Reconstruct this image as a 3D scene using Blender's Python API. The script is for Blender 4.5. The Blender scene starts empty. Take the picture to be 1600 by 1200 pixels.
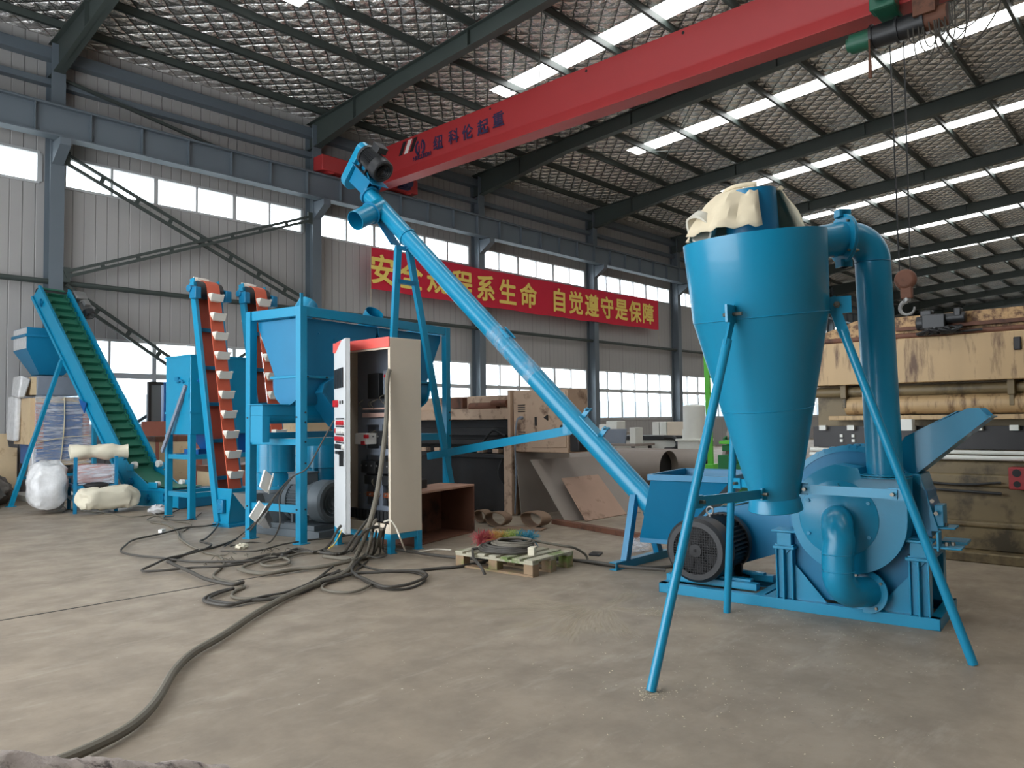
import bpy, bmesh, math, random
from mathutils import Vector, Matrix, Quaternion
random.seed(7)
V = Vector
PI = math.pi
scene = bpy.context.scene
COL = scene.collection

# ------------------------------------------------------------------ camera
cam_data = bpy.data.cameras.new('camera')
cam_data.sensor_width = 36.0
cam_data.lens = 26.9550
cam_data.clip_start = 0.05
cam_data.clip_end = 400
cam = bpy.data.objects.new('camera', cam_data)
COL.objects.link(cam)
_R, _U, _F = V((0.677866,-0.735084,-0.012205)), V((-0.024316,-0.039009,0.998943)), V((0.734784,0.676852,0.044317))
cam.matrix_world = Matrix(((_R.x, _U.x, -_F.x, 0), (_R.y, _U.y, -_F.y, 0), (_R.z, _U.z, -_F.z, 1.38), (0, 0, 0, 1)))
scene.camera = cam

# ------------------------------------------------------------------ sky and exposure
SKY = 4.5
world = bpy.data.worlds.new('overcast_sky')
scene.world = world
world.use_nodes = True
_bg = world.node_tree.nodes['Background']
_bg.inputs[0].default_value = (0.9, 0.95, 1.0, 1)
_bg.inputs[1].default_value = SKY
scene.view_settings.view_transform = 'Standard'
scene.view_settings.look = 'None'
scene.view_settings.gamma = 1
scene.view_settings.exposure = 0.5
scene.view_settings.use_curve_mapping = False
scene.cycles.max_bounces = 8
scene.cycles.diffuse_bounces = 5
scene.cycles.glossy_bounces = 4
scene.cycles.transparent_max_bounces = 12
scene.cycles.sample_clamp_indirect = 6
scene.cycles.use_denoising = True

# ------------------------------------------------------------------ mesh builder
def frame_of(d, up=V((0, 0, 1))):
    d = V(d).normalized()
    if abs(d.dot(up)) > 0.98:
        up = V((0, 1, 0)) if abs(d.y) < 0.9 else V((1, 0, 0))
    s = d.cross(up).normalized()
    return s, s.cross(d).normalized(), d

def spline(pts, k=6, closed=False):
    pts = [V(p) for p in pts]
    n = len(pts)
    out = []
    rng = range(n if closed else n - 1)
    for i in rng:
        if closed:
            p0, p1, p2, p3 = pts[i - 1], pts[i], pts[(i + 1) % n], pts[(i + 2) % n]
        else:
            p1, p2 = pts[i], pts[i + 1]
            p0 = pts[i - 1] if i else p1 + (p1 - p2)
            p3 = pts[i + 2] if i + 2 < n else p2 + (p2 - p1)
        for j in range(k):
            t = j / k
            out.append(0.5 * ((2 * p1) + (p2 - p0) * t + (2 * p0 - 5 * p1 + 4 * p2 - p3) * t * t + (3 * p1 - p0 - 3 * p2 + p3) * t ** 3))
    if not closed:
        out.append(pts[-1])
    return out

class MB:
    """Collects shapes (optionally in a local frame T) and links them as one mesh object."""
    def __init__(self, T=None):
        self.v, self.f, self.T = [], [], T or Matrix()
    def add(self, vs, fs):
        b = len(self.v)
        if not hasattr(self, 'marks'): self.marks = []
        self.marks.append((b, len(self.f)))
        self.v += [self.T @ V(p) for p in vs]
        self.f += [[b + i for i in f] for f in fs]
        return self
    def box(self, c, s, rot=None):
        c = V(c); h = V(s) / 2
        vs = [V((x, y, z)) for x in (-h.x, h.x) for y in (-h.y, h.y) for z in (-h.z, h.z)]
        if rot is not None:
            vs = [rot @ p for p in vs]
        return self.add([c + p for p in vs], [(0, 1, 3, 2), (4, 6, 7, 5), (0, 4, 5, 1), (2, 3, 7, 6), (0, 2, 6, 4), (1, 5, 7, 3)])
    def span(self, a, b):
        a, b = V(a), V(b)
        return self.box((a + b) / 2, V((abs(b.x - a.x), abs(b.y - a.y), abs(b.z - a.z))))
    def bar(self, p, q, w, h, up=(0, 0, 1)):
        p, q = V(p), V(q)
        s, u, d = frame_of(q - p, V(up))
        vs = [o + s * (a * w / 2) + u * (b * h / 2) for o in (p, q) for a, b in ((-1, -1), (1, -1), (1, 1), (-1, 1))]
        return self.add(vs, [(3, 2, 1, 0), (4, 5, 6, 7), (0, 1, 5, 4), (1, 2, 6, 5), (2, 3, 7, 6), (3, 0, 4, 7)])
    def loft(self, loops, cap=(True, True), closed=True):
        n = len(loops[0]); fs = []
        m = n if closed else n - 1
        for k in range(len(loops) - 1):
            for i in range(m):
                j = (i + 1) % n
                fs.append((k * n + i, k * n + j, (k + 1) * n + j, (k + 1) * n + i))
        if cap[0]: fs.append(tuple(range(n))[::-1])
        if cap[1]: fs.append(tuple((len(loops) - 1) * n + i for i in range(n)))
        return self.add([p for l in loops for p in l], fs)
    def cyl(self, p, q, r, r2=None, n=24, cap=(True, True)):
        p, q = V(p), V(q); r2 = r if r2 is None else r2
        s, u, d = frame_of(q - p)
        ring = lambda o, rr: [o + (s * math.cos(2 * PI * i / n) + u * math.sin(2 * PI * i / n)) * rr for i in range(n)]
        return self.loft([ring(p, r), ring(q, r2)], cap)
    def pipe(self, p, q, r, t=0.008, n=28):
        p, q = V(p), V(q)
        s, u, d = frame_of(q - p)
        ring = lambda o, rr: [o + (s * math.cos(2 * PI * i / n) + u * math.sin(2 * PI * i / n)) * rr for i in range(n)]
        return self.loft([ring(p, r - t), ring(p, r), ring(q, r), ring(q, r - t), ring(p, r - t)], (False, False))
    def lathe(self, prof, o=(0, 0, 0), axis=(0, 0, 1), n=48, cap=(False, False)):
        o = V(o); s, u, d = frame_of(axis)
        return self.loft([[o + d * z + (s * math.cos(2 * PI * i / n) + u * math.sin(2 * PI * i / n)) * r for i in range(n)] for r, z in prof], cap)
    def tube(self, pts, r, n=10, cap=(True, True), closed=False):
        pts = [V(p) for p in pts]; N = len(pts)
        loops = []; prev = None
        for i, p in enumerate(pts):
            a = pts[i - 1] if (i or closed) else p
            b = pts[(i + 1) % N] if (i + 1 < N or closed) else p
            d = (b - a).normalized() if (b - a).length > 1e-9 else V((0, 0, 1))
            if prev is None:
                s, u, _ = frame_of(d)
            else:
                s = (prev - d * prev.dot(d))
                s = s.normalized() if s.length > 1e-6 else frame_of(d)[0]
                u = s.cross(d)
            prev = s
            rr = r[i] if isinstance(r, (list, tuple)) else r
            loops.append([p + (s * math.cos(2 * PI * k / n) + u * math.sin(2 * PI * k / n)) * rr for k in range(n)])
        if closed:
            loops.append(loops[0])
            return self.loft(loops, (False, False))
        return self.loft(loops, cap)
    def prism(self, pts, ext):
        ext = V(ext); n = len(pts)
        a = [V(p) for p in pts]; b = [p + ext for p in a]
        return self.loft([a, b], (True, True))
    def ribbon(self, pts, w, t, side):
        """flat band along pts: width w along the fixed vector side, thickness t."""
        pts = [V(p) for p in pts]; side = V(side).normalized(); loops = []
        for i, p in enumerate(pts):
            d = (pts[min(i + 1, len(pts) - 1)] - pts[max(i - 1, 0)]).normalized()
            nrm = d.cross(side).normalized()
            loops.append([p + side * (a * w / 2) + nrm * (b * t / 2) for a, b in ((-1, -1), (1, -1), (1, 1), (-1, 1))])
        return self.loft(loops, (True, True))
    def sphere(self, c, r, n=16, m=10, sq=(1, 1, 1)):
        c = V(c); prof = []
        loops = []
        for j in range(1, m):
            th = PI * j / m
            loops.append([c + V((r * math.sin(th) * math.cos(2 * PI * i / n) * sq[0], r * math.sin(th) * math.sin(2 * PI * i / n) * sq[1], r * math.cos(th) * sq[2])) for i in range(n)])
        return self.loft(loops, (True, True))
    def hexbolt(self, p, d, r=0.012, h=0.01):
        p = V(p); return self.cyl(p, p + V(d).normalized() * h, r, n=6)
    def cut(self):
        self.cuts = getattr(self, 'cuts', []) + [(len(self.v), len(self.f))]
        return self
    def build(self, name, mat, parent=None, bevel=0.0, smooth=True, flat=False, each=False):
        if each or getattr(self, 'cuts', None):
            cuts = self.marks if each else self.cuts
            first = None; pv = pf = 0
            for cv, cf in list(cuts) + [(len(self.v), len(self.f))]:
                if cv == pv: continue
                p = MB(); p.v = self.v[pv:cv]; p.f = [[i - pv for i in f] for f in self.f[pf:cf]]
                o = p.build(name, mat, parent, bevel, smooth, flat); first = first or o
                pv, pf = cv, cf
            return first
        inv = parent_world(parent).inverted() if parent else None
        me = bpy.data.meshes.new(name)
        me.from_pydata([(inv @ p if inv else p) for p in self.v], [], self.f)
        bm = bmesh.new(); bm.from_mesh(me)
        bmesh.ops.recalc_face_normals(bm, faces=bm.faces[:])
        bm.to_mesh(me); bm.free()
        if smooth and not flat:
            me.shade_smooth()
            me.set_sharp_from_angle(angle=math.radians(35))
        if mat: me.materials.append(mat)
        o = bpy.data.objects.new(name, me)
        COL.objects.link(o)
        if parent: o.parent = parent
        if bevel:
            md = o.modifiers.new('edge', 'BEVEL'); md.width = bevel; md.segments = 2; md.limit_method = 'ANGLE'; md.angle_limit = math.radians(40)
            md.harden_normals = False
        return o

def parent_world(o):
    m = o.matrix_basis.copy()
    while o.parent:
        o = o.parent; m = o.matrix_basis @ m
    return m

def thing(name, label, cat, loc=(0, 0, 0), rz=0.0, group=None):
    o = bpy.data.objects.new(name, None)
    o.empty_display_size = 0.1
    COL.objects.link(o)
    o.location = loc; o.rotation_euler = (0, 0, rz)
    o.matrix_basis = Matrix.Translation(V(loc)) @ Matrix.Rotation(rz, 4, 'Z')
    return tag(o, label, cat, group)

def tag(o, label, cat, group=None, kind=None):
    o['label'] = label; o['category'] = cat
    if group: o['group'] = group
    if kind: o['kind'] = kind
    return o

def structure(mb, name, mat, label=None, cat=None, bevel=0, parent=None, group=None):
    o = mb.build(name, mat, parent, bevel=bevel)
    if parent is None:
        tag(o, label, cat or name.split('_')[0], group, 'structure')
    return o

ORD = ['first', 'second', 'third', 'fourth', 'fifth', 'sixth', 'seventh', 'eighth', 'ninth', 'tenth', 'eleventh', 'twelfth', 'thirteenth', 'fourteenth']

# ------------------------------------------------------------------ materials
def srgb(r, g, b):
    f = lambda c: (c / 12.92 if c <= 0.04045 else ((c + 0.055) / 1.055) ** 2.4)
    return (f(r / 255), f(g / 255), f(b / 255), 1)

def new_mat(name):
    m = bpy.data.materials.new(name); m.use_nodes = True
    return m, m.node_tree.nodes, m.node_tree.links, m.node_tree.nodes['Principled BSDF']

def mix(nodes, links, fac, a, b, mode='MIX'):
    n = nodes.new('ShaderNodeMix'); n.data_type = 'RGBA'; n.blend_type = mode
    for s, v in ((0, fac), (6, a), (7, b)):
        if hasattr(v, 'is_output'): links.new(v, n.inputs[s])
        else: n.inputs[s].default_value = v
    return n.outputs[2]

def noise(nodes, links, scale, detail=3, rough=0.55, vec=None, coord='Object', stretch=None):
    n = nodes.new('ShaderNodeTexNoise'); n.inputs['Scale'].default_value = scale
    n.inputs['Detail'].default_value = detail; n.inputs['Roughness'].default_value = rough
    tc = nodes.new('ShaderNodeTexCoord')
    src = tc.outputs[coord]
    if stretch:
        mp = nodes.new('ShaderNodeMapping'); mp.inputs['Scale'].default_value = stretch
        links.new(src, mp.inputs[0]); src = mp.outputs[0]
    links.new(src, n.inputs['Vector'])
    return n.outputs['Fac']

def ramp(nodes, links, fac, stops):
    n = nodes.new('ShaderNodeValToRGB'); e = n.color_ramp.elements
    while len(e) < len(stops): e.new(0.5)
    for el, (p, c) in zip(e, stops):
        el.position = p; el.color = c if len(c) == 4 else (*c, 1)
    links.new(fac, n.inputs[0])
    return n.outputs[0]

def simple(name, col, rough=0.5, metal=0.0, var=0.12, vscale=6.0, bump=0.0, bscale=60, spec=0.5, dirt=None, dirt_amt=0.0, dirt_scale=3.0, stretch=None, coat=0.0):
    m, n, l, p = new_mat(name)
    dark = tuple(c * (1 - var) for c in col[:3]) + (1,)
    lite = tuple(min(1, c * (1 + var)) for c in col[:3]) + (1,)
    base = mix(n, l, noise(n, l, vscale, stretch=stretch), dark, lite)
    if dirt:
        f = ramp(n, l, noise(n, l, dirt_scale, 6, 0.65, stretch=stretch), [(0.62 - dirt_amt * 0.35, (0, 0, 0)), (0.72 - dirt_amt * 0.2, (1, 1, 1))])
        base = mix(n, l, f, base, dirt)
    l.new(base, p.inputs['Base Color'])
    p.inputs['Roughness'].default_value = rough
    p.inputs['Metallic'].default_value = metal
    p.inputs['Specular IOR Level'].default_value = spec
    p.inputs['Coat Weight'].default_value = coat
    if bump:
        b = n.new('ShaderNodeBump'); b.inputs['Strength'].default_value = bump; b.inputs['Distance'].default_value = 0.01
        l.new(noise(n, l, bscale, 4), b.inputs['Height']); l.new(b.outputs[0], p.inputs['Normal'])
    return m

M = {}
M['blue'] = simple('machine blue paint', srgb(14, 131, 168), 0.32, var=0.07, vscale=3, bump=0.06, bscale=25, coat=0.15)
M['blue_old'] = simple('darker blue paint', srgb(12, 112, 152), 0.38, var=0.1, vscale=4, bump=0.05, bscale=20)
M['royal'] = simple('royal blue paint', srgb(16, 84, 150), 0.38, var=0.1, vscale=4)
M['black'] = simple('black cast iron paint', srgb(34, 35, 37), 0.45, var=0.2, vscale=10)
M['grille'] = simple('black grille plastic', srgb(22, 22, 24), 0.6)
M['grey_motor'] = simple('grey motor paint', srgb(84, 92, 97), 0.45, var=0.1)
M['bolt'] = simple('plain steel bolts', srgb(120, 115, 105), 0.35, metal=0.9)
M['steel'] = simple('galvanised steel', srgb(150, 150, 148), 0.4, metal=0.6, var=0.15)
M['frame'] = simple('dark green grey structural paint', srgb(64, 72, 69), 0.5, var=0.1, vscale=2, spec=0.4)
M['column'] = simple('blue grey column paint', srgb(98, 108, 116), 0.5, var=0.08, vscale=2)
M['alu'] = simple('aluminium window profile', srgb(190, 192, 192), 0.45, metal=0.2, var=0.05)
M['crane'] = simple('crane red paint', srgb(164, 46, 48), 0.45, var=0.08, vscale=1.5)
M['crane_green'] = simple('hoist green paint', srgb(30, 92, 70), 0.45)
M['white_ink'] = simple('white print', srgb(225, 222, 215), 0.6)
M['navy_ink'] = simple('navy lettering', srgb(40, 36, 70), 0.6)
M['black_ink'] = simple('black lettering', srgb(26, 24, 26), 0.6)
M['yellow_ink'] = simple('yellow banner lettering', srgb(244, 214, 110), 0.7, var=0.04)
M['banner'] = simple('red banner cloth', srgb(205, 30, 58), 0.75, var=0.06, vscale=2, bump=0.1, bscale=5)
M['cabinet'] = simple('warm grey cabinet paint', srgb(206, 192, 172), 0.5, var=0.03)
M['cabinet_door'] = simple('light grey cabinet door', srgb(206, 208, 208), 0.45, var=0.03)
M['coral'] = simple('coral red header paint', srgb(226, 92, 82), 0.5, var=0.04)
M['red'] = simple('red plastic', srgb(190, 28, 40), 0.45)
M['grey_plate'] = simple('blue grey steel plate', srgb(122, 130, 142), 0.5)
M['white'] = simple('white plastic', srgb(226, 224, 218), 0.5, var=0.05)
M['bucket'] = simple('white bucket plastic', srgb(226, 220, 208), 0.45, var=0.05)
M['orange_belt'] = simple('orange rubber belt', srgb(190, 84, 56), 0.6, var=0.12, vscale=5)
M['green_belt'] = simple('dark green conveyor belt', srgb(34, 104, 82), 0.5, var=0.12)
M['rubber'] = simple('black rubber cable', srgb(62, 58, 52), 0.6, var=0.2, vscale=9)
M['cable_grey'] = simple('dusty grey cable', srgb(104, 98, 86), 0.65, var=0.15, vscale=9)
M['cable_white'] = simple('white cable', srgb(215, 208, 192), 0.6)
M['beige_mach'] = simple('worn beige machine paint', srgb(182, 152, 110), 0.55, var=0.16, vscale=2.5, dirt=srgb(96, 68, 44), dirt_amt=0.3, dirt_scale=7, stretch=(1, 1.4, 0.22), bump=0.1, bscale=20)
M['beige_spot'] = simple('rust speckled beige paint', srgb(178, 142, 96), 0.6, var=0.2, vscale=3, dirt=srgb(92, 60, 34), dirt_amt=0.55, dirt_scale=18)
M['olive_bed'] = simple('grimy olive beige bed paint', srgb(120, 104, 74), 0.55, var=0.25, vscale=2.5, dirt=srgb(70, 60, 42), dirt_amt=0.3, dirt_scale=3)
M['pink_beige'] = simple('faded pink beige machine paint', srgb(186, 158, 134), 0.6, var=0.12, vscale=3, dirt=srgb(110, 84, 68), dirt_amt=0.25, dirt_scale=4)
M['dark_steel'] = simple('oily dark steel', srgb(44, 42, 42), 0.5, var=0.3, vscale=5, metal=0.2)
M['plate_a'] = simple('mill scale steel plate', srgb(146, 136, 128), 0.5, metal=0.15, var=0.12, vscale=3)
M['plate_b'] = simple('rust tinged steel plate', srgb(178, 146, 126), 0.6, metal=0.05, var=0.12, vscale=3, dirt=srgb(120, 88, 70), dirt_amt=0.15)
M['rust'] = simple('brown rusted steel', srgb(104, 66, 48), 0.7, var=0.25, vscale=5, dirt=srgb(60, 38, 28), dirt_amt=0.3)
M['rust_light'] = simple('pale pinkish plank', srgb(178, 138, 118), 0.7, var=0.12)
M['pallet'] = simple('weathered pallet wood', srgb(166, 160, 140), 0.75, var=0.22, vscale=8, dirt=srgb(96, 116, 58), dirt_amt=0.3, dirt_scale=5, bump=0.2, bscale=40)
M['pallet_block'] = simple('pallet block wood', srgb(140, 116, 90), 0.8, var=0.2, vscale=14, dirt=srgb(110, 128, 62), dirt_amt=0.3, bump=0.2)
M['ply'] = simple('pale plywood', srgb(206, 182, 146), 0.7, var=0.1, vscale=6, dirt=srgb(170, 140, 106), dirt_amt=0.15)
M['brown_ply'] = simple('red brown board', srgb(168, 104, 88), 0.7, var=0.1)
M['tarp'] = simple('grey brown tarpaulin', srgb(104, 98, 92), 0.8, var=0.25, vscale=5, bump=0.4, bscale=8)
M['wrap'] = simple('crumpled white stretch film', srgb(206, 206, 206), 0.22, var=0.22, vscale=14, bump=0.6, bscale=18)
M['cream'] = simple('cream canvas', srgb(214, 206, 184), 0.75, var=0.1, vscale=6, bump=0.35, bscale=9)
M['bag'] = simple('beige filter cloth', srgb(206, 192, 164), 0.85, var=0.1, vscale=10, bump=0.35, bscale=14)
M['bag_in'] = simple('pale lining cloth', srgb(196, 192, 178), 0.85, var=0.08)
M['sand_rubber'] = simple('dusty brown belting', srgb(128, 104, 84), 0.75, var=0.2, vscale=6)
M['mottled'] = simple('mottled grey bark', srgb(172, 160, 152), 0.85, var=0.4, vscale=20, dirt=srgb(70, 60, 58), dirt_amt=0.25, dirt_scale=26, bump=0.7, bscale=60)
M['hydrant_red'] = simple('dull red block paint', srgb(146, 44, 46), 0.5, var=0.1)
M['green_mach'] = simple('bright green paint', srgb(96, 190, 66), 0.45)
M['green_dark'] = simple('deep green paint', srgb(30, 110, 60), 0.45)
M['white_mach'] = simple('off white machine paint', srgb(214, 214, 206), 0.5, var=0.05)
M['pale_blue'] = simple('pale blue hoarding', srgb(196, 218, 234), 0.6, var=0.05)
M['ground'] = simple('pale concrete yard', srgb(190, 188, 182), 0.8)
M['purple'] = simple('shadowy inner steel', srgb(90, 96, 140), 0.5)
M['copper'] = simple('copper bus bars', srgb(170, 96, 66), 0.4, metal=0.6)
M['pink_duct'] = simple('pinkish wiring duct', srgb(206, 172, 160), 0.6)
M['tuft_red'] = simple('dusky red fluff', srgb(170, 76, 82), 0.9)
M['tuft_yellow'] = simple('ochre fluff', srgb(186, 146, 80), 0.9)
M['tuft_green'] = simple('pale green fluff', srgb(146, 162, 84), 0.9)
M['tuft_teal'] = simple('teal fluff', srgb(50, 130, 152), 0.9)
M['cardboard'] = simple('brown cardboard', srgb(178, 128, 98), 0.8)
M['tape'] = simple('pale string', srgb(198, 188, 160), 0.8)

# stretch film that shows what it wraps
def film_mat():
    m, n, l, p = new_mat('clear stretch film')
    t = n.new('ShaderNodeBsdfTransparent'); g = n.new('ShaderNodeBsdfPrincipled')
    g.inputs['Base Color'].default_value = srgb(220, 226, 236); g.inputs['Roughness'].default_value = 0.18
    b = n.new('ShaderNodeBump'); b.inputs['Strength'].default_value = 0.7; b.inputs['Distance'].default_value = 0.02
    l.new(noise(n, l, 5, 4, stretch=(1, 1, 6)), b.inputs['Height']); l.new(b.outputs[0], g.inputs['Normal'])
    f = ramp(n, l, noise(n, l, 4, 5, 0.7, stretch=(1, 1, 7)), [(0.42, (0.1, 0.1, 0.1)), (0.68, (0.6, 0.6, 0.6))])
    ms = n.new('ShaderNodeMixShader'); l.new(f, ms.inputs[0]); l.new(t.outputs[0], ms.inputs[1]); l.new(g.outputs[0], ms.inputs[2])
    l.new(ms.outputs[0], n['Material Output'].inputs[0])
    return m
M['film'] = film_mat()

def tube_film_mat():
    m, n, l, p = new_mat('torn film on the tube')
    p.inputs['Base Color'].default_value = srgb(170, 200, 220); p.inputs['Roughness'].default_value = 0.1
    b = n.new('ShaderNodeBump'); b.inputs['Strength'].default_value = 0.8; b.inputs['Distance'].default_value = 0.02
    nz = noise(n, l, 6, 5, 0.7, stretch=(1.5, 1, 1)); l.new(nz, b.inputs['Height']); l.new(b.outputs[0], p.inputs['Normal'])
    t = n.new('ShaderNodeBsdfTransparent')
    f = ramp(n, l, nz, [(0.46, (0.06, 0.06, 0.06)), (0.66, (0.7, 0.7, 0.7))])
    ms = n.new('ShaderNodeMixShader'); l.new(f, ms.inputs[0]); l.new(t.outputs[0], ms.inputs[1]); l.new(p.outputs[0], ms.inputs[2])
    l.new(ms.outputs[0], n['Material Output'].inputs[0])
    return m
M['tube_film'] = tube_film_mat()

def glass_mat():
    m, n, l, p = new_mat('window glass')
    t = n.new('ShaderNodeBsdfTransparent'); t.inputs[0].default_value = (0.94, 0.96, 0.97, 1)
    g = n.new('ShaderNodeBsdfGlossy'); g.inputs['Roughness'].default_value = 0.03
    ms = n.new('ShaderNodeMixShader'); ms.inputs[0].default_value = 0.07
    l.new(t.outputs[0], ms.inputs[1]); l.new(g.outputs[0], ms.inputs[2]); l.new(ms.outputs[0], n['Material Output'].inputs[0])
    return m
M['glass'] = glass_mat()

def skylight_mat():
    m, n, l, p = new_mat('daylit translucent roof sheet')
    p.inputs['Base Color'].default_value = (0.8, 0.85, 0.88, 1)
    w = n.new('ShaderNodeTexWave'); w.inputs['Scale'].default_value = 3.2; w.bands_direction = 'X'
    tc = n.new('ShaderNodeTexCoord'); l.new(tc.outputs['Object'], w.inputs['Vector'])
    c = ramp(n, l, w.outputs['Fac'], [(0.0, (0.75, 0.82, 0.88)), (0.6, (1, 0.98, 0.94))])
    l.new(c, p.inputs['Emission Color']); p.inputs['Emission Strength'].default_value = SKYLIGHT
    return m
SKYLIGHT = 7.0
M['skylight'] = skylight_mat()

def foil_mat():
    m, n, l, p = new_mat('quilted silver foil insulation')
    tc = n.new('ShaderNodeTexCoord'); mp = n.new('ShaderNodeMapping')
    mp.inputs['Rotation'].default_value = (0, 0, math.radians(45)); mp.inputs['Scale'].default_value = (1, 1, 0)
    l.new(tc.outputs['Object'], mp.inputs[0])
    wob = n.new('ShaderNodeTexNoise'); wob.inputs['Scale'].default_value = 2.2; wob.inputs['Detail'].default_value = 3
    l.new(mp.outputs[0], wob.inputs['Vector'])
    add = n.new('ShaderNodeMix'); add.data_type = 'VECTOR'; add.inputs[0].default_value = 0.09
    l.new(mp.outputs[0], add.inputs[4]); l.new(wob.outputs['Color'], add.inputs[5])
    # net of strings: lines every 0.22 m in two directions
    sep = n.new('ShaderNodeSeparateXYZ'); l.new(add.outputs[1], sep.inputs[0])
    outs = []
    for ax in (0, 1):
        a = n.new('ShaderNodeMath'); a.operation = 'MULTIPLY'; a.inputs[1].default_value = 1 / 0.27
        l.new(sep.outputs[ax], a.inputs[0])
        fr = n.new('ShaderNodeMath'); fr.operation = 'FRACT'; l.new(a.outputs[0], fr.inputs[0])
        pp = n.new('ShaderNodeMath'); pp.operation = 'PINGPONG'; pp.inputs[1].default_value = 0.5; l.new(fr.outputs[0], pp.inputs[0])
        outs.append(pp.outputs[0])
    mn = n.new('ShaderNodeMath'); mn.operation = 'MINIMUM'; l.new(outs[0], mn.inputs[0]); l.new(outs[1], mn.inputs[1])
    line = ramp(n, l, mn.outputs[0], [(0.0, (0.25, 0.25, 0.24)), (0.05, (1, 1, 1))])
    puff = n.new('ShaderNodeMath'); puff.operation = 'POWER'; puff.inputs[1].default_value = 0.5; l.new(mn.outputs[0], puff.inputs[0])
    wr = n.new('ShaderNodeTexNoise'); wr.inputs['Scale'].default_value = 9; wr.inputs['Detail'].default_value = 4
    l.new(mp.outputs[0], wr.inputs['Vector'])
    hs = n.new('ShaderNodeMath'); hs.operation = 'MULTIPLY_ADD'; hs.inputs[1].default_value = 0.7
    l.new(wr.outputs['Fac'], hs.inputs[0]); l.new(puff.outputs[0], hs.inputs[2])
    b = n.new('ShaderNodeBump'); b.inputs['Strength'].default_value = 1.0; b.inputs['Distance'].default_value = 0.16
    l.new(hs.outputs[0], b.inputs['Height']); l.new(b.outputs[0], p.inputs['Normal'])
    tint = ramp(n, l, noise(n, l, 0.35, 3), [(0.35, (0.82, 0.81, 0.79)), (0.65, (0.97, 0.95, 0.91))])
    l.new(mix(n, l, 0.75, tint, line, 'MULTIPLY'), p.inputs['Base Color'])
    p.inputs['Metallic'].default_value = 0.8; p.inputs['Roughness'].default_value = 0.24
    return m
M['foil'] = foil_mat()

def wall_mat(name, axis, col):
    m, n, l, p = new_mat(name)
    tc = n.new('ShaderNodeTexCoord'); sep = n.new('ShaderNodeSeparateXYZ'); l.new(tc.outputs['Object'], sep.inputs[0])
    def lines(step, w):
        a = n.new('ShaderNodeMath'); a.operation = 'MULTIPLY'; a.inputs[1].default_value = 1 / step; l.new(sep.outputs[axis], a.inputs[0])
        fr = n.new('ShaderNodeMath'); fr.operation = 'FRACT'; l.new(a.outputs[0], fr.inputs[0])
        pp = n.new('ShaderNodeMath'); pp.operation = 'PINGPONG'; pp.inputs[1].default_value = 0.5; l.new(fr.outputs[0], pp.inputs[0])
        return ramp(n, l, pp.outputs[0], [(0.0, (0, 0, 0)), (w, (1, 1, 1))])
    big = lines(0.9, 0.02); small = lines(0.225, 0.07)
    base = mix(n, l, noise(n, l, 0.8, 4), tuple(c * 0.88 for c in col[:3]) + (1,), col)
    base = mix(n, l, 0.22, base, small, 'MULTIPLY'); base = mix(n, l, 0.4, base, big, 'MULTIPLY')
    l.new(base, p.inputs['Base Color'])
    b = n.new('ShaderNodeBump'); b.inputs['Strength'].default_value = 0.5; b.inputs['Distance'].default_value = 0.02
    l.new(small, b.inputs['Height']); l.new(b.outputs[0], p.inputs['Normal'])
    p.inputs['Roughness'].default_value = 0.5
    return m
M['wall'] = wall_mat('ribbed wall sheet', 0, srgb(168, 166, 164))
M['wall_end'] = wall_mat('ribbed end wall sheet', 1, srgb(150, 156, 158))

def floor_mat():
    m, n, l, p = new_mat('dusty concrete floor')
    a = noise(n, l, 0.5, 6, 0.6); b2 = noise(n, l, 2.6, 6, 0.65); c2 = noise(n, l, 16, 4, 0.6); d2 = noise(n, l, 3.4, 6, 0.7, stretch=(0.45, 1.6, 1))
    base = ramp(n, l, a, [(0.3, srgb(140, 127, 111)), (0.7, srgb(161, 147, 129))])
    base = mix(n, l, ramp(n, l, b2, [(0.36, (0.75, 0.75, 0.75)), (0.62, (0, 0, 0))]), base, srgb(124, 113, 100))
    base = mix(n, l, ramp(n, l, d2, [(0.55, (0, 0, 0)), (0.8, (0.6, 0.6, 0.6))]), base, srgb(182, 172, 156))
    base = mix(n, l, ramp(n, l, c2, [(0.66, (0, 0, 0)), (0.74, (0.45, 0.45, 0.45))]), base, srgb(104, 98, 92))
    vo = n.new('ShaderNodeTexVoronoi'); vo.inputs['Scale'].default_value = 9; vo.inputs['Randomness'].default_value = 1
    tc = n.new('ShaderNodeTexCoord'); l.new(tc.outputs['Object'], vo.inputs['Vector'])
    speck = ramp(n, l, vo.outputs['Distance'], [(0.035, (1, 1, 1)), (0.06, (0, 0, 0))])
    gate = ramp(n, l, noise(n, l, 1.3, 4, 0.6), [(0.5, (0, 0, 0)), (0.6, (1, 1, 1))])
    base = mix(n, l, mix(n, l, 1.0, speck, gate, 'MULTIPLY'), base, srgb(206, 198, 180))
    l.new(base, p.inputs['Base Color'])
    l.new(ramp(n, l, b2, [(0.3, (0.62, 0.62, 0.62)), (0.7, (0.45, 0.45, 0.45))]), p.inputs['Roughness'])
    p.inputs['Specular IOR Level'].default_value = 0.35
    bp = n.new('ShaderNodeBump'); bp.inputs['Strength'].default_value = 0.12; bp.inputs['Distance'].default_value = 0.01
    l.new(c2, bp.inputs['Height']); l.new(bp.outputs[0], p.inputs['Normal'])
    return m
M['floor'] = floor_mat()

# ================================================================== the hall
WY = 17.25                                   # inner face of the window wall
NCOL = 12
CX = [-1 + 6 * k for k in range(NCOL)]       # portal frames
RIDGE = 2.0
def zraf(y):                                 # underside of the straight rafter
    return 9.0 + 0.066 * (12.7 - max(y, 2 * RIDGE - y))
def zroof(y):
    return zraf(y) + 0.56

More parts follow.
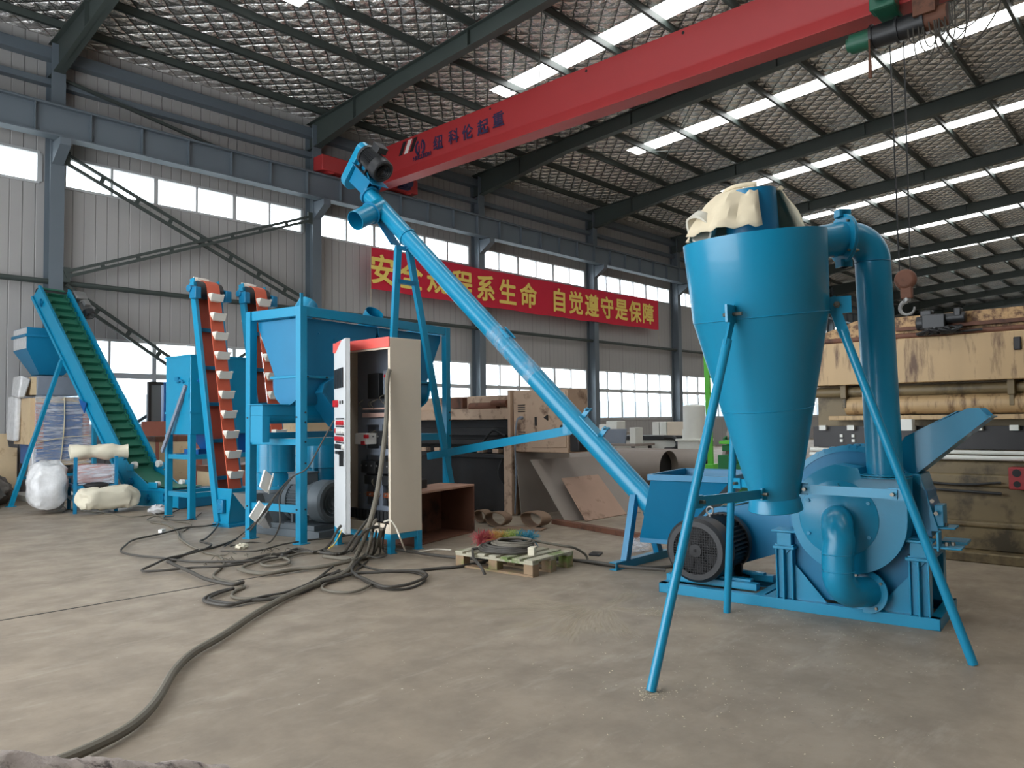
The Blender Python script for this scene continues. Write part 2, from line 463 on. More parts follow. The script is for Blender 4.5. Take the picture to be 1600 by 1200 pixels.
mb = MB(); mb.span((-3, -14, -0.2), (66, WY + 0.1, 0))
structure(mb, 'floor', M['floor'], 'dusty grey brown concrete workshop floor', 'floor')
mb = MB(); mb.bar((1.339,6.366,0), (4.57,6.298,-0), 0.016, 0.004)
structure(mb, 'trim_1', M['grille'], 'dark saw-cut joint running across the concrete floor', 'floor joint')
mb = MB(); mb.span((-30, WY + 0.3, -0.3), (120, 90, -0.15))
structure(mb, 'ground', M['ground'], 'pale yard outside the windows', 'ground')
mb = MB()
for i in range(24):
    mb.span((-2 + i * 3.5, 26, -0.15), (1.44 + i * 3.5, 26.06, 2.3))
structure(mb, 'trim_2', M['pale_blue'], 'pale blue hoarding outside the lower windows', 'fence')

# window wall: solid sheets around the strips of windows
ZS, ZH, US, UH = 1.25, 3.16, 6.19, 6.86
mb = MB()
mb.span((-3, WY, UH), (66, WY + 0.08, 9.35))
mb.span((-3, WY, ZH), (66, WY + 0.08, US))
mb.span((-3, WY, 0), (66, WY + 0.08, ZS))
mb.span((-3, WY, ZS), (5.2, WY + 0.08, ZH))
for x in CX:
    mb.span((x - 0.22, WY, US), (x + 0.22, WY + 0.08, UH))
    if x > 6: mb.span((x - 0.2, WY, ZS), (x + 0.2, WY + 0.08, ZH))
mb.span((65.2, WY, ZS), (66, WY + 0.08, ZH)); mb.span((65.2, WY, US), (66, WY + 0.08, UH))
structure(mb, 'wall_left', M['wall'], 'long ribbed grey sheet wall with two strips of windows', 'wall')
mb = MB()
mb.prism([(65.4, WY + .08, 0), (65.4, WY + .08, 9.3), (65.4, RIDGE, zroof(RIDGE) + .1), (65.4, -13.3, 9.3), (65.4, -13.3, 0)], (0.1, 0, 0))
structure(mb, 'wall_back', M['wall_end'], 'grey end wall at the far end of the hall', 'wall')

mb = MB(); mb.span((-3, -13.4, 0), (66, -13.3, 9.4)); structure(mb, 'wall_right', M['wall'], 'unseen opposite long sheet wall added behind the camera to cut frontal light', 'wall')  # unseen wall, added without windows to cut the frontal light
mb = MB(); mb.span((-3.1, -13.4, 6.5), (-3, WY + .08, 10.5)); mb.span((-3.1, -13.4, 0), (-3, 2, 6.5)); mb.span((-3.1, 13, 0), (-3, WY + .08, 6.5))
structure(mb, 'wall_front', M['wall_end'], 'unseen near end wall added to cut light, with a big doorway left open for side light', 'wall')  # unseen wall, added to cut light; its opening lets in side light

def window(idx, x0, x1, z0, z1, transom, label):
    mb = MB(); y0, y1 = WY - 0.03, WY + 0.06; t = 0.05
    mb.span((x0, y0, z0), (x1, y1, z0 + t)); mb.span((x0, y0, z1 - t), (x1, y1, z1))
    n = 6
    for i in range(n + 1):
        x = x0 + (x1 - x0) * i / n
        w = 0.045 if (i % 2 == 0 or not transom) else 0.03
        mb.span((x - w, y0, z0 + t), (x + w, y1, z1 - t)) if i in (0, n) or i % 2 == 0 else mb.span((x - 0.025, y0, z0 + t), (x + 0.025, y1, z1 - t))
    if transom:
        mb.span((x0, y0 - 0.01, transom - 0.035), (x1, y1, transom + 0.035))
        for i in range(0, n, 2):
            xa, xb = x0 + (x1 - x0) * i / n + 0.05, x0 + (x1 - x0) * (i + 2) / n - 0.05
            mb.span((xa, y0 - .015, transom - 0.085), (xb, y0 + .03, transom - 0.035)); mb.span((xa, y0 - .015, z0 + t), (xb, y0 + .03, z0 + t + 0.05))
    o = structure(mb, 'window_%d' % idx, M['alu'], label, 'window')
    g = MB(); g.span((x0 + 0.02, WY + 0.01, z0 + 0.02), (x1 - 0.02, WY + 0.018, z1 - 0.02))
    g.build('pane', M['glass'], o)
wi = 1
for k in range(NCOL - 1):
    x0, x1 = CX[k] + 0.22, CX[k + 1] - 0.22
    window(wi, x0, x1, US, UH, None, 'upper window strip in the %s bay from the left' % ORD[k]); wi += 1
    if k >= 1:
        window(wi, x0 - 0.02, x1 + 0.02, ZS, ZH, 2.41, 'lower two-row window in the %s bay from the left' % ORD[k]); wi += 1

# columns, rafters, purlins
def hsec(mb, x, y0, y1, z0, z1, fw=0.26, ft=0.02, wt=0.014):
    mb.span((x - fw / 2, y0, z0), (x + fw / 2, y0 + ft, z1)); mb.span((x - fw / 2, y1 - ft, z0), (x + fw / 2, y1, z1))
    mb.span((x - wt / 2, y0 + ft, z0), (x + wt / 2, y1 - ft, z1))
for k, x in enumerate(CX):
    mb = MB(); hsec(mb, x, 16.88, 17.23, 0, 9.0)
    mb.prism([(x - .1, 16.88, 6.55), (x - .1, 16.88, 6.98), (x - .1, 16.42, 6.98), (x - .1, 16.42, 6.84)], (.2, 0, 0))
    structure(mb, 'column', M['column'], 'grey H-section steel wall column, the %s from the left' % ORD[k], 'column')
    mb = MB()
    for sgn in (1, -1):
        Y = lambda y: y if sgn > 0 else 2 * RIDGE - y
        for xa, xb, off in ((x - 0.1, x + 0.1, 0), ):
            pts = [17.22, 16.9, 13.4, 2.0]
            bot = [8.4, 8.42, zraf(13.4), zraf(2.0)]
            web_b = [V((x - .008, Y(y), z)) for y, z in zip(pts, bot)]
            web_t = [V((x - .008, Y(y), zraf(y) + 0.4)) for y in reversed(pts)]
            mb.prism(web_b + web_t, (0.016, 0, 0))
            mb.prism([V((x - .1, Y(y), z)) for y, z in zip(pts, bot)] + [V((x - .1, Y(y), z + .018)) for y, z in reversed(list(zip(pts, bot)))], (0.2, 0, 0))
            mb.prism([V((x - .1, Y(y), zraf(y) + .382)) for y in pts] + [V((x - .1, Y(y), zraf(y) + .4)) for y in reversed(pts)], (0.2, 0, 0))
            for ys in (15.2, 11.2, 7.2, 3.2):
                zb = zraf(ys) if ys < 13.4 else 8.42 + (16.9 - ys) / 3.5 * (zraf(13.4) - 8.42)
                mb.span((x - .09, Y(ys) - .006, zb + .02), (x + .09, Y(ys) + .006, zraf(ys) + .38))
    structure(mb, 'roof_beam', M['frame'], 'dark green grey steel roof rafter, the %s frame from the left' % ORD[k], 'beam')
PUR = [16.5 - 1.35 * i for i in range(11)]
pi = 0
for y in PUR + [2 * RIDGE - y for y in PUR]:
    z = zraf(y) + 0.4
    mb = MB(); mb.span((-3, y - .035, z), (66, y - .029, z + .16)); mb.span((-3, y - .035, z), (66, y + .035, z + .008)); mb.span((-3, y - .035, z + .152), (66, y + .035, z + .16))
    mb.span((-3, y + .029, z), (66, y + .035, z + .03))
    structure(mb, 'roof_beam', M['frame'], 'slim steel roof purlin running the length of the hall, number %s %s the ridge' % (ORD[pi % 11], 'before' if pi < 11 else 'beyond'), 'purlin'); pi += 1

# quilted foil ceiling with strips left open for skylights
SKO, SKW = 2.78, 0.31
mb = MB(); mb2 = []
def slab(mb, x0, x1, ya, yb):
    za, zb = zroof(ya), zroof(yb)
    mb.add([(x0, ya, za), (x1, ya, za), (x1, yb, zb), (x0, yb, zb), (x0, ya, za + .05), (x1, ya, za + .05), (x1, yb, zb + .05), (x0, yb, zb + .05)],
           [(0, 1, 2, 3), (7, 6, 5, 4), (0, 4, 5, 1), (1, 5, 6, 2), (2, 6, 7, 3), (3, 7, 4, 0)])
YS0, YS1 = 13.05, 2.3
for sgn in (1, -1):
    Y = lambda y: y if sgn > 0 else 2 * RIDGE - y
    xs = -3
    for k in range(NCOL - 1):
        c = CX[k] + SKO
        slab(mb, xs, c - SKW, Y(YS0), Y(YS1)); xs = c + SKW
        s = MB(); slab(s, c - SKW - .03, c + SKW + .03, Y(YS0), Y(YS1))
        s.T = Matrix.Translation((0, 0, .05)); s.v = [p + V((0, 0, .055)) for p in s.v]
        structure(s, 'roof_window', M['skylight'], 'bright translucent skylight strip in the %s bay on the %s roof slope' % (ORD[k], 'near' if sgn > 0 else 'opposite'), 'skylight')
    slab(mb, xs, 66, Y(YS0), Y(YS1))
    slab(mb, -3, 66, Y(17.33), Y(YS0)); slab(mb, -3, 66, Y(YS1), Y(RIDGE))
structure(mb, 'ceiling', M['foil'], 'silver quilted foil insulation under the roof', 'ceiling')
mb = MB(); mb.span((-3, 17.0, 8.72), (66, 17.24, 8.95)); mb.span((-3, 17.05, 8.2), (66, 17.24, 8.32))
structure(mb, 'trim_3', M['column'], 'eaves channel along the top of the window wall', 'trim')
for kk, zz, rr in ((4, 4.21, .055),):
    for k in range(NCOL - 1):
        mb = MB(); mb.cyl((CX[k] + .05, 17.05, zz), (CX[k + 1] - .05, 17.05, zz), rr, n=14)
        structure(mb, 'trim_%d' % (10 + k), M['frame'], 'round dark tie tube between wall columns in the %s bay from the left' % ORD[k], 'tie tube')

# crane runway beam
mb = MB(); y = 16.62
mb.span((-3, y - .15, 7.0), (66, y + .15, 7.025)); mb.span((-3, y - .12, 7.6), (66, y + .12, 7.625)); mb.span((-3, y - .008, 7.02), (66, y + .008, 7.6))
x = -2.5
while x < 66:
    mb.span((x - .006, y - .1, 7.02), (x + .006, y + .1, 7.6)); x += 1.0
mb.span((-3, y - .03, 7.625), (66, y + .03, 7.68))
structure(mb, 'crane_runway_beam', M['column'], 'long I-section crane runway beam on the wall columns', 'crane runway')

# cross bracing of the first window bay: pairs of angles with battens
def brace(p, q, label, gap=0.2):
    p, q = V(p), V(q); mb = MB(); d = (q - p).normalized(); up = V((0, -1, 0)).cross(d) * (gap / 2)
    mb.bar(p + up, q + up, 0.06, 0.06, (0, 1, 0)); mb.bar(p - up, q - up, 0.06, 0.06, (0, 1, 0))
    L = (q - p).length; n = int(L / 0.75)
    for i in range(1, n):
        c = p + d * (L * i / n)
        mb.bar(c - up, c + up, 0.09, 0.012, (0, 1, 0))
    mb.box(p, (0.2, 0.03, 0.3)); mb.box(q, (0.2, 0.03, 0.3))
    structure(mb, 'wall_brace', M['frame'], label, 'brace')
brace((5.16, 16.98, 6.75), (10.84, 16.98, 4.32), 'battened steel brace falling from the first visible column under the crane beam', .17)
brace((5.16, 16.9, 4.36), (10.84, 16.9, 6.55), 'steel brace rising from the tie tube to the second column', .1)
brace((5.16, 16.98, 4.1), (10.84, 16.98, .4), 'battened steel brace falling across the lower window behind the machines', .17)
brace((5.16, 16.88, .4), (10.84, 16.88, 4.05), 'steel brace rising across the lower window from the floor', .14)
mb = MB(); mb.bar((5.15, 17.0, 8.35), (8.9, 17.0, 7.7), .06, .06); mb.bar((8.9, 17.0, 7.7), (10.9, 17.0, 7.75), .05, .05)
structure(mb, 'wall_brace', M['frame'], 'thin brace above the crane beam in the first full bay', 'brace')
for k in (1, 2, 3):
    mb = MB()
    mb.tube([(CX[k] + .1, 14.5, zraf(14.5) + .3), (CX[k] + 5.9, 9.3, zraf(9.3) + .3)], .012, 6)
    mb.tube([(CX[k] + .1, 9.3, zraf(9.3) + .28), (CX[k] + 5.9, 14.5, zraf(14.5) + .28)], .012, 6)
    structure(mb, 'roof_brace', M['frame'], 'crossed thin rods under the roof between the %s and %s frames' % (ORD[k], ORD[k + 1]), 'brace')

# ------------------------------------------------------------------ overhead crane
def text_obj(name, body, mat, T, size, parent, bold=0.0, depth=0.004, sx=1.0, center=True, fat=0.0):
    c = bpy.data.curves.new(name, 'FONT'); c.body = body; c.size = size; c.offset = bold; c.extrude = depth
    if center: c.align_x = 'CENTER'; c.align_y = 'CENTER'
    tmp = bpy.data.objects.new(name + '_tmp', c); COL.objects.link(tmp)
    bpy.context.view_layer.update()
    me = bpy.data.meshes.new_from_object(tmp.evaluated_get(bpy.context.evaluated_depsgraph_get()))
    bpy.data.objects.remove(tmp)
    if center and len(me.vertices):
        xs = [v.co.x for v in me.vertices]; ys = [v.co.y for v in me.vertices]
        cx, cy = (min(xs) + max(xs)) / 2, (min(ys) + max(ys)) / 2
        for v in me.vertices: v.co.x = (v.co.x - cx) * sx; v.co.y -= cy
    if fat:
        vs = [v.co.copy() for v in me.vertices]; fs = [list(f.vertices) for f in me.polygons]; V2, F2 = [], []
        for k, (dx, dy) in enumerate([(fat * math.cos(a * PI / 4), fat * math.sin(a * PI / 4)) for a in range(8)] + [(0, 0)]):
            b = len(V2); V2 += [V((p.x + dx, p.y + dy, p.z + .0002 * k)) for p in vs]; F2 += [[b + i for i in f] for f in fs]
        me = bpy.data.meshes.new(name); me.from_pydata(V2, [], F2)
    inv = parent_world(parent).inverted() if parent else Matrix()
    me.transform(inv @ T)
    me.name = name; me.materials.clear(); me.materials.append(mat)
    o = bpy.data.objects.new(name, me); COL.objects.link(o)
    if parent: o.parent = parent
    return o

GX = 12.4
crane = thing('overhead_crane', 'red overhead travelling crane girder with dark lettering spanning the hall', 'crane', (GX, 16.62, 7.48))
mb = MB()
prof = [(.2, 8.42), (.2, 8.05), (.07, 7.8), (.07, 7.74), (.19, 7.53), (.19, 7.48), (-.19, 7.48), (-.19, 7.53), (-.07, 7.74), (-.07, 7.8), (-.2, 8.05), (-.2, 8.42)]
prof = [(.2, 8.42), (.2, 8.03), (.1, 7.77), (.1, 7.72), (.2, 7.5), (.2, 7.48), (-.2, 7.48), (-.2, 7.5), (-.1, 7.72), (-.1, 7.77), (-.2, 8.03), (-.2, 8.42)]
mb.prism([(GX + a, 16.3, z) for a, z in prof], (0, -27, 0))
g = mb.build('girder', M['crane'], crane)
mb = MB()
for yy in (9.1, 6.9, 11.8, 4.6):
    mb.cyl((GX - .201, yy, 8.34), (GX - .206, yy, 8.34), .03, n=12)
mb.build('hole', M['grille'], g)
mb = MB(); mb.span((GX - 1.55, 16.42, 7.72), (GX + 1.6, 16.82, 8.12))
for s in (-1.25, 1.3): mb.cyl((GX + s, 16.45, 7.82), (GX + s, 16.79, 7.82), .15, n=20)
mb.build('end_carriage', M['crane'], crane, bevel=.02)
mb = MB(); mb.cyl((GX + 1.0, 16.4, 7.86), (GX + 1.0, 16.05, 7.86), .13); mb.box((GX + 1.0, 16.3, 7.86), (.36, .14, .26))
mb.build('travel_motor', M['navy_ink'], crane)
RYZ = Matrix(((0, 0, -1, 0), (-1, 0, 0, 0), (0, 1, 0, 0), (0, 0, 0, 1)))      # text facing -X, reading towards -Y
for ch, p in zip('纽科伦起重', ((12.19,13.558,8.027), (12.19,13.018,8.026), (12.19,12.541,8.007), (12.19,12.04,7.992), (12.19,11.557,8.035))):
    text_obj('lettering', ch, M['navy_ink'], Matrix.Translation((GX - .203, p[1], p[2])) @ RYZ, .36, crane, 0, .003, 1.0, True, .008)
p = (12.19,14.217,8.068)
mb = MB()
for sgn in (1, -1):
    pts = []
    for i in range(10):
        t = PI * (.12 + .76 * i / 9)
        pts.append(V((GX - .2, p[1] + sgn * -math.sin(t) * .16 + sgn * .0, p[2] + math.cos(t) * .17)))
    mb.ribbon(pts, .006, .07, (1, 0, 0))
    mb.box((GX - .2, p[1] - sgn * .045, p[2] + sgn * .03), (.006, .05, .16))
mb.build('emblem', M['navy_ink'], crane)
q = (12.15,14.172,7.839)
text_obj('lettering', 'NUCLEON', M['navy_ink'], Matrix.Translation((GX - .19, q[1], q[2])) @ RYZ @ Matrix.Rotation(0, 4, 'X'), .14, crane, .004)
mb = MB()
for px in (0, .42):
    a, b2 = (12.19,14.806,8.249), (12.15,15.271,7.793)
    mb.prism([(GX - .202, a[1] + .06 - px, 8.36), (GX - .202, a[1] - .08 - px, 8.36), (GX - .202, a[1] + .1 - px, 8.04), (GX - .202, a[1] + .24 - px, 8.04)], (-.003, 0, 0))
mb.build('hazard_stripe', M['black_ink'], crane)
mb = MB()
px = .21; a = (12.19,14.806,8.249)
mb.prism([(GX - .202, a[1] + .06 - px, 8.36), (GX - .202, a[1] - .08 - px, 8.36), (GX - .202, a[1] + .1 - px, 8.04), (GX - .202, a[1] + .24 - px, 8.04)], (-.003, 0, 0))
mb.build('pale_stripe', M['white_ink'], crane)

hoist = thing('electric_hoist', 'green and black electric hoist hanging under the red crane girder', 'hoist', (GX, 3.4, 7.45))
mb = MB(); mb.cyl((GX, 3.72, 7.2), (GX, 3.0, 7.2), .17, n=28)
for yy in (3.72, 3.36, 3.0): mb.cyl((GX, yy + .02, 7.2), (GX, yy - .02, 7.2), .2, n=28)
mb.build('drum', M['black'], hoist)
mb = MB(); mb.cyl((GX, 4.05, 7.2), (GX, 3.74, 7.2), .15, n=24); mb.cyl((GX, 4.1, 7.2), (GX, 4.05, 7.2), .11, n=24)
mb.build('hoist_motor', M['crane_green'], hoist)
mb = MB(); mb.box((GX - .34, 3.45, 7.55), (.26, .36, .3)); mb.cyl((GX - .47, 3.45, 7.6), (GX - .56, 3.45, 7.6), .11); mb.box((GX - .2, 3.45, 7.42), (.5, .3, .05))
mb.build('trolley', M['crane_green'], hoist, bevel=.02)
mb = MB(); mb.cyl((GX, 2.98, 7.2), (GX, 2.68, 7.2), .16, n=24); mb.box((GX - .1, 2.95, 7.34), (.25, .3, .25))
mb.build('gearbox', M['rust'], hoist)
mb = MB()
for i in range(9):
    ya = 3.2 - .07 * i; dp = .35 + .12 * ((i * 7) % 4); w = .1 + .05 * (i % 3)
    mb.tube(spline([(GX - .12, ya, 7.25), (GX - .13, ya - w * .2, 7.2 - dp * .7), (GX - .13, ya - w, 7.2 - dp), (GX - .13, ya - 2 * w, 7.2 - dp * .6), (GX - .12, ya - 2.1 * w, 7.3)], 6), .01, 6)
mb.tube(spline([(GX - .1, 2.9, 7.45), (GX - .1, 2.5, 6.6), (GX - .1, 2.1, 6.9), (GX - .1, 1.9, 7.45)], 8), .012, 6)
mb.build('festoon_cable', M['rubber'], hoist)
mb = MB(); mb.tube([(GX - .2, 3.72, 7.1), (GX - .2, 3.72, 6.78)], .015, 8); mb.cyl((GX - .2, 3.72, 6.78), (GX - .2, 3.72, 6.5), .028, n=10)
mb.build('rope_guide', M['rust'], hoist)
hook = thing('hook_block', 'rusty crane hook block hanging on two wire ropes beside the tall blue pipe', 'crane hook', (GX, 3.38, 3.0))
mb = MB()
for dy in (-.07, .08): mb.tube([(GX, 3.38 + dy * 1.3, 6.99), (GX, 3.38 + dy, 3.4)], .011, 6)
mb.build('wire_rope', M['black'], hook)
mb = MB(); mb.lathe([(0.02, -.08), (.12, -.07), (.155, -.03), (.155, .03), (.12, .07), (.02, .08)], (GX, 3.38, 3.38), (1, 0, 0), 24, (True, True))
mb.box((GX, 3.37, 3.22), (.1, .16, .26)); mb.build('pulley_cheek', M['rust'], hook, bevel=.015)
mb = MB(); c = V((GX, 3.37, 2.95)); mb.cyl(c + V((0, 0, .2)), c + V((0, 0, .1)), .05, n=14)
mb.tube([c + V((0, .1 * math.sin(t), .1 * math.cos(t))) for t in [i * .3 for i in range(0, 17)]], [.034 - .0012 * i for i in range(17)], 10)
mb.build('hook', M['steel'], hook)

# ------------------------------------------------------------------ banner
BY = 16.84
bn = thing('banner', 'long red safety banner with yellow Chinese characters hung along the window wall', 'banner', (20, BY, 5.0))
a, b2, c, d = (12.678,16.84,6.088), (12.672,16.84,4.944), (27.222,16.84,6.134), (27.176,16.84,4.938)
mb = MB(); N = 60; top = []; bot = []
L = []
for i in range(N + 1):
    t = i / N; x = a[0] + (c[0] - a[0]) * t; sag = -.1 * math.sin(PI * t) + .02 * math.sin(t * 37)
    zt = a[2] + (c[2] - a[2]) * t + sag * .5; zb = b2[2] + (d[2] - b2[2]) * t + sag * .6
    y = BY + .012 * math.sin(t * 60)
    L.append([V((x, y, zt)), V((x, y, zb)), V((x, y + .01, zb)), V((x, y + .01, zt))])
mb.loft(L); mb.build('cloth', M['banner'], bn)
RB = Matrix.Rotation(PI / 2, 4, 'X')
xs1 = ((13.051,16.82,5.537)[0], (19.13,16.82,5.285)[0]); xs2 = ((20.759,16.82,5.568)[0], (26.446,16.82,5.53)[0])
for s, (xa, xb) in (('安全规程系生命', xs1), ('自觉遵守是保障', xs2)):
    for i, ch in enumerate(s):
        x = xa + (xb - xa) * i / 6; t = (x - a[0]) / (c[0] - a[0])
        z = (a[2] + b2[2]) / 2 * (1 - t) + (c[2] + d[2]) / 2 * t - .055 * math.sin(PI * t)
        text_obj('character', ch, M['yellow_ink'], Matrix.Translation((x, BY - .022, z)) @ RB, .86, bn, 0, .003, 1.0, True, .022)
mb = MB(); mb.tube([a, (a[0] - .05, BY, 6.7)], .006, 5); mb.tube([(a[0], BY, 6.1), (a[0] - .03, BY, 3.3)], .006, 5)
mb.tube([d, (d[0] + .1, BY, 4.4)], .006, 5)
mb.build('tie_cord', M['tape'], bn)

# ================================================================== machines
def motor_parts(parent, T, R, L, body, cover=None, box_at=None, eye=True, feet=True, fan_open=True):
    """electric motor, axis along local -Y: fan cover at y=0, drive end at y=L. Returns the body part."""
    cover = cover or body
    mb = MB(T); n = 40
    loop = lambda y: [V((math.sin(2 * PI * i / (2 * n)) * (R * (.93 if i % 2 else .82)), y, math.cos(2 * PI * i / (2 * n)) * (R * (.93 if i % 2 else .82)))) for i in range(2 * n)]
    mb.loft([loop(L * .3), loop(L * .86)])
    mb.cyl((0, L * .24, 0), (0, L * .31, 0), R * .95, n=36); mb.cyl((0, L * .85, 0), (0, L * .95, 0), R * .97, n=36); mb.cyl((0, L * .95, 0), (0, L, 0), R * .6, n=28)
    mb.cyl((0, L, 0), (0, L + R * .5, 0), R * .16, n=16)
    m = mb.build('motor', body, parent)
    mb = MB(T)
    mb.lathe([(R * .74, 0), (R * .9, 0.0), (R, R * .1), (R, L * .3), (R * .9, L * .3)], (0, 0, 0), (0, 1, 0), 44)
    mb.build('fan_cover', cover, m)
    mb = MB(T)
    if fan_open:
        rr = R * .76
        for i in range(-9, 10):
            t = i / 9.5 * rr; h = math.sqrt(max(0, rr * rr - t * t))
            mb.bar((t, .004, -h), (t, .004, h), .004, .004); mb.bar((-h, .004, t), (h, .004, t), .004, .004)
        mb.lathe([(R * .05, .0), (R * .2, .002), (R * .2, .006)], (0, 0, 0), (0, 1, 0), 24)
        mb.build('fan_grille', M['grille'], m)
        mb = MB(T); mb.cyl((0, .05, 0), (0, .052, 0), R * .74, n=36)
        for i in range(6):
            a = i * PI / 3; d = V((math.cos(a), 0, math.sin(a))); s = V((-math.sin(a), 0, math.cos(a)))
            mb.add([d * R * .2 + s * .01 + V((0, .03, 0)), d * R * .68 + s * R * .18 + V((0, .03, 0)), d * R * .68 - s * R * .18 + V((0, .05, 0)), d * R * .2 - s * .02 + V((0, .05, 0))], [(0, 1, 2, 3)])
        mb.build('fan', M['grille'], m)
    else:
        for k, (ra, rb) in enumerate(((.74, .66), (.56, .48), (.38, .3), (.2, .0))):
            mb.lathe([(R * ra, .0), (R * (ra + rb) / 2, .012), (R * max(rb, .01), .012), (R * max(rb, .01), .03)], (0, 0, 0), (0, 1, 0), 32)
        mb.cyl((0, .03, 0), (0, .034, 0), R * .74, n=36)
        mb.build('fan_grille', body, m)
    if box_at is not None:
        mb = MB(T); c = V(box_at); mb.box(c, (R * .95, R * 1.0, R * .5)); mb.box(c + V((0, 0, R * .28)), (R * 1.02, R * 1.08, R * .07)); mb.build('terminal_box', body, m, bevel=.006)
    if eye:
        mb = MB(T); c = V((0, L * .5, R * 1.12))
        mb.tube([c + V((math.sin(t) * R * .11, 0, math.cos(t) * R * .12)) for t in [i * PI / 8 for i in range(16)]], R * .035, 8, closed=True); mb.cyl((0, L * .5, R * .88), (0, L * .5, R * 1.02), R * .05, n=10)
        mb.build('lifting_eye', M['steel'], m)
    if feet:
        mb = MB(T)
        for sx in (-1, 1):
            mb.cut(); mb.box((sx * R * .78, L * .58, -R * 1.02), (R * .42, L * .55, R * .08)); mb.box((sx * R * .7, L * .42, -R * .8), (R * .2, L * .06, R * .42)); mb.box((sx * R * .7, L * .74, -R * .8), (R * .2, L * .06, R * .42))
        mb.build('mounting_foot', body, m)
    return m

# ------------------------------------------------------------------ hammer mill (local: x right along the skid, y away, z up)
hm = thing('hammer_mill', 'blue hammer mill with black motor and round fan housing on a steel skid', 'hammer mill', (5.428,1.347,0), -1.4804)
HT = parent_world(hm)
mb = MB(HT); BL, BD, BH = 1.955, .69, .075
def channel(mb, p, q, side, h=BH, w=.06, t=.008):
    p, q = V(p), V(q); s = V(side)
    mb.bar(p + V((0, 0, h / 2)), q + V((0, 0, h / 2)), t, h)
    for z in (t / 2, h - t / 2):
        mb.bar(p + s * w / 2 + V((0, 0, z)), q + s * w / 2 + V((0, 0, z)), w, t)
channel(mb, (-BL, .004, 0), (0, .004, 0), (0, 1, 0)); channel(mb, (-BL, BD - .004, 0), (0, BD - .004, 0), (0, -1, 0))
channel(mb, (-.004, 0, 0), (-.004, BD, 0), (-1, 0, 0)); channel(mb, (-BL + .004, 0, 0), (-BL + .004, BD, 0), (1, 0, 0))
for x in (-1.12, -1.2): channel(mb, (x, .06, 0), (x, BD - .06, 0), (1, 0, 0))
mb.build('skid_frame', M['blue'], hm, bevel=.002)
mb = MB(HT)
for y in (.16, .52):
    mb.bar((-1.95, y, BH + .025), (-1.22, y, BH + .025), .07, .05)
for y in (.2, .48): mb.bar((-1.9, y, BH + .06), (-1.28, y, BH + .06), .06, .02)
mb.build('motor_rail', M['blue'], hm, bevel=.003)
# stand posts, webs
for x in (-.115, -.975):
    mb = MB(HT); mb.box((x, .04, BH + .175), (.12, .012, .35)); mb.box((x, .012, BH + .175), (.012, .05, .35)); mb.box((x - .055, .06, BH + .175), (.01, .1, .35)); mb.box((x + .055, .06, BH + .175), (.01, .1, .35))
    mb.box((x, .62, BH + .175), (.12, .1, .35)); mb.box((x, .33, BH + .36), (.15, .66, .02))
    mb.build('stand_post', M['blue'], hm, bevel=.003)
    mb = MB(HT); mb.box((x, .09, BH + .415), (.1, .14, .1)); mb.box((x, .09, BH + .475), (.17, .17, .015))
    mb.prism([(x - .07, .02, BH + .38), (x + .07, .02, BH + .38), (x, .02, BH + .3)], (0, .12, 0))
    mb.build('bearing_bracket', M['blue'], hm, bevel=.003)
mb = MB(HT)
mb.prism([(-.92, .05, BH), (-.92, .05, .33), (-.70, .05, BH)], (0, .01, 0)); mb.cut(); mb.prism([(-.17, .05, BH), (-.17, .05, .33), (-.39, .05, BH)], (0, .01, 0))
mb.build('gusset_plate', M['blue'], hm)
# lower discharge bin
mb = MB(HT); mb.loft([[V((-.93, .1, BH + .01)), V((-.16, .1, BH + .01)), V((-.16, .6, BH + .01)), V((-.93, .6, BH + .01))], [V((-.95, .08, .56)), V((-.12, .08, .56)), V((-.12, .62, .56)), V((-.95, .62, .56))]])
mb.build('discharge_bin', M['blue_old'], hm, bevel=.004)
# crushing chamber: arched drum
def arc(cx, cz, r, a0, a1, n): return [(cx + r * math.cos(math.radians(a0 + (a1 - a0) * i / n)), cz + r * math.sin(math.radians(a0 + (a1 - a0) * i / n))) for i in range(n + 1)]
pr = [(-.985, .56), (-1.0, .8)] + arc(-.55, .66, .475, 152, 52, 14) + [(-.08, .86), (-.06, .56)]
mb = MB(HT); mb.prism([(x, .2, z) for x, z in pr], (0, .34, 0)); hs = mb.build('chamber', M['blue_old'], hm, bevel=.004)
mb = MB(HT)
for y in (.2, .54):
    pp = [(x, z) for x, z in arc(-.55, .66, .5, 155, 50, 16)]
    mb.prism([(x, y - .006, z) for x, z in pp] + [(x, y - .006, z) for x, z in reversed(arc(-.55, .66, .46, 155, 50, 16))], (0, .012, 0))
mb.build('flange_rim', M['blue'], hs)
mb = MB(HT)
for a in (150, 140, 118, 112, 106, 92, 86, 80, 62):
    c = V((-.55 + .49 * math.cos(math.radians(a)), .24, .66 + .49 * math.sin(math.radians(a)))); mb.cyl(c - V((0, .05, 0)), c + V((0, .03, 0)), .012, n=6); mb.box(c + V((0, .02, 0)), (.03, .05, .03))
mb.build('rim_bolt', M['blue'], hs)
# fan volute in front
cx, cz, fr = -.53, .675, .368
vp = arc(cx, cz, fr, 180, 360, 30) + [(-.16, cz), (-.16, .955), (-.43, .955), (-.45, cz + fr * .93)] + arc(cx, cz, fr, 100, 180, 14)[:-1]
mb = MB(HT); mb.prism([(x, -.04, z) for x, z in vp], (0, .2, 0)); fan = mb.build('fan_housing', M['blue'], hm, bevel=.004)
mb = MB(HT); mb.lathe([(.02, -.048), (.25, -.048), (.256, -.044), (.256, -.04)], (-.585, 0, .675), (0, 1, 0), 48, (True, False)); ip = mb.build('inlet_plate', M['blue'], fan)
mb = MB(HT)
for i in range(6):
    a = math.radians(30 + 60 * i); mb.hexbolt((-.585 + .225 * math.cos(a), -.047, .675 + .225 * math.sin(a)), (0, -1, 0), .013, .012)
mb.build('inlet_bolt', M['blue'], ip)
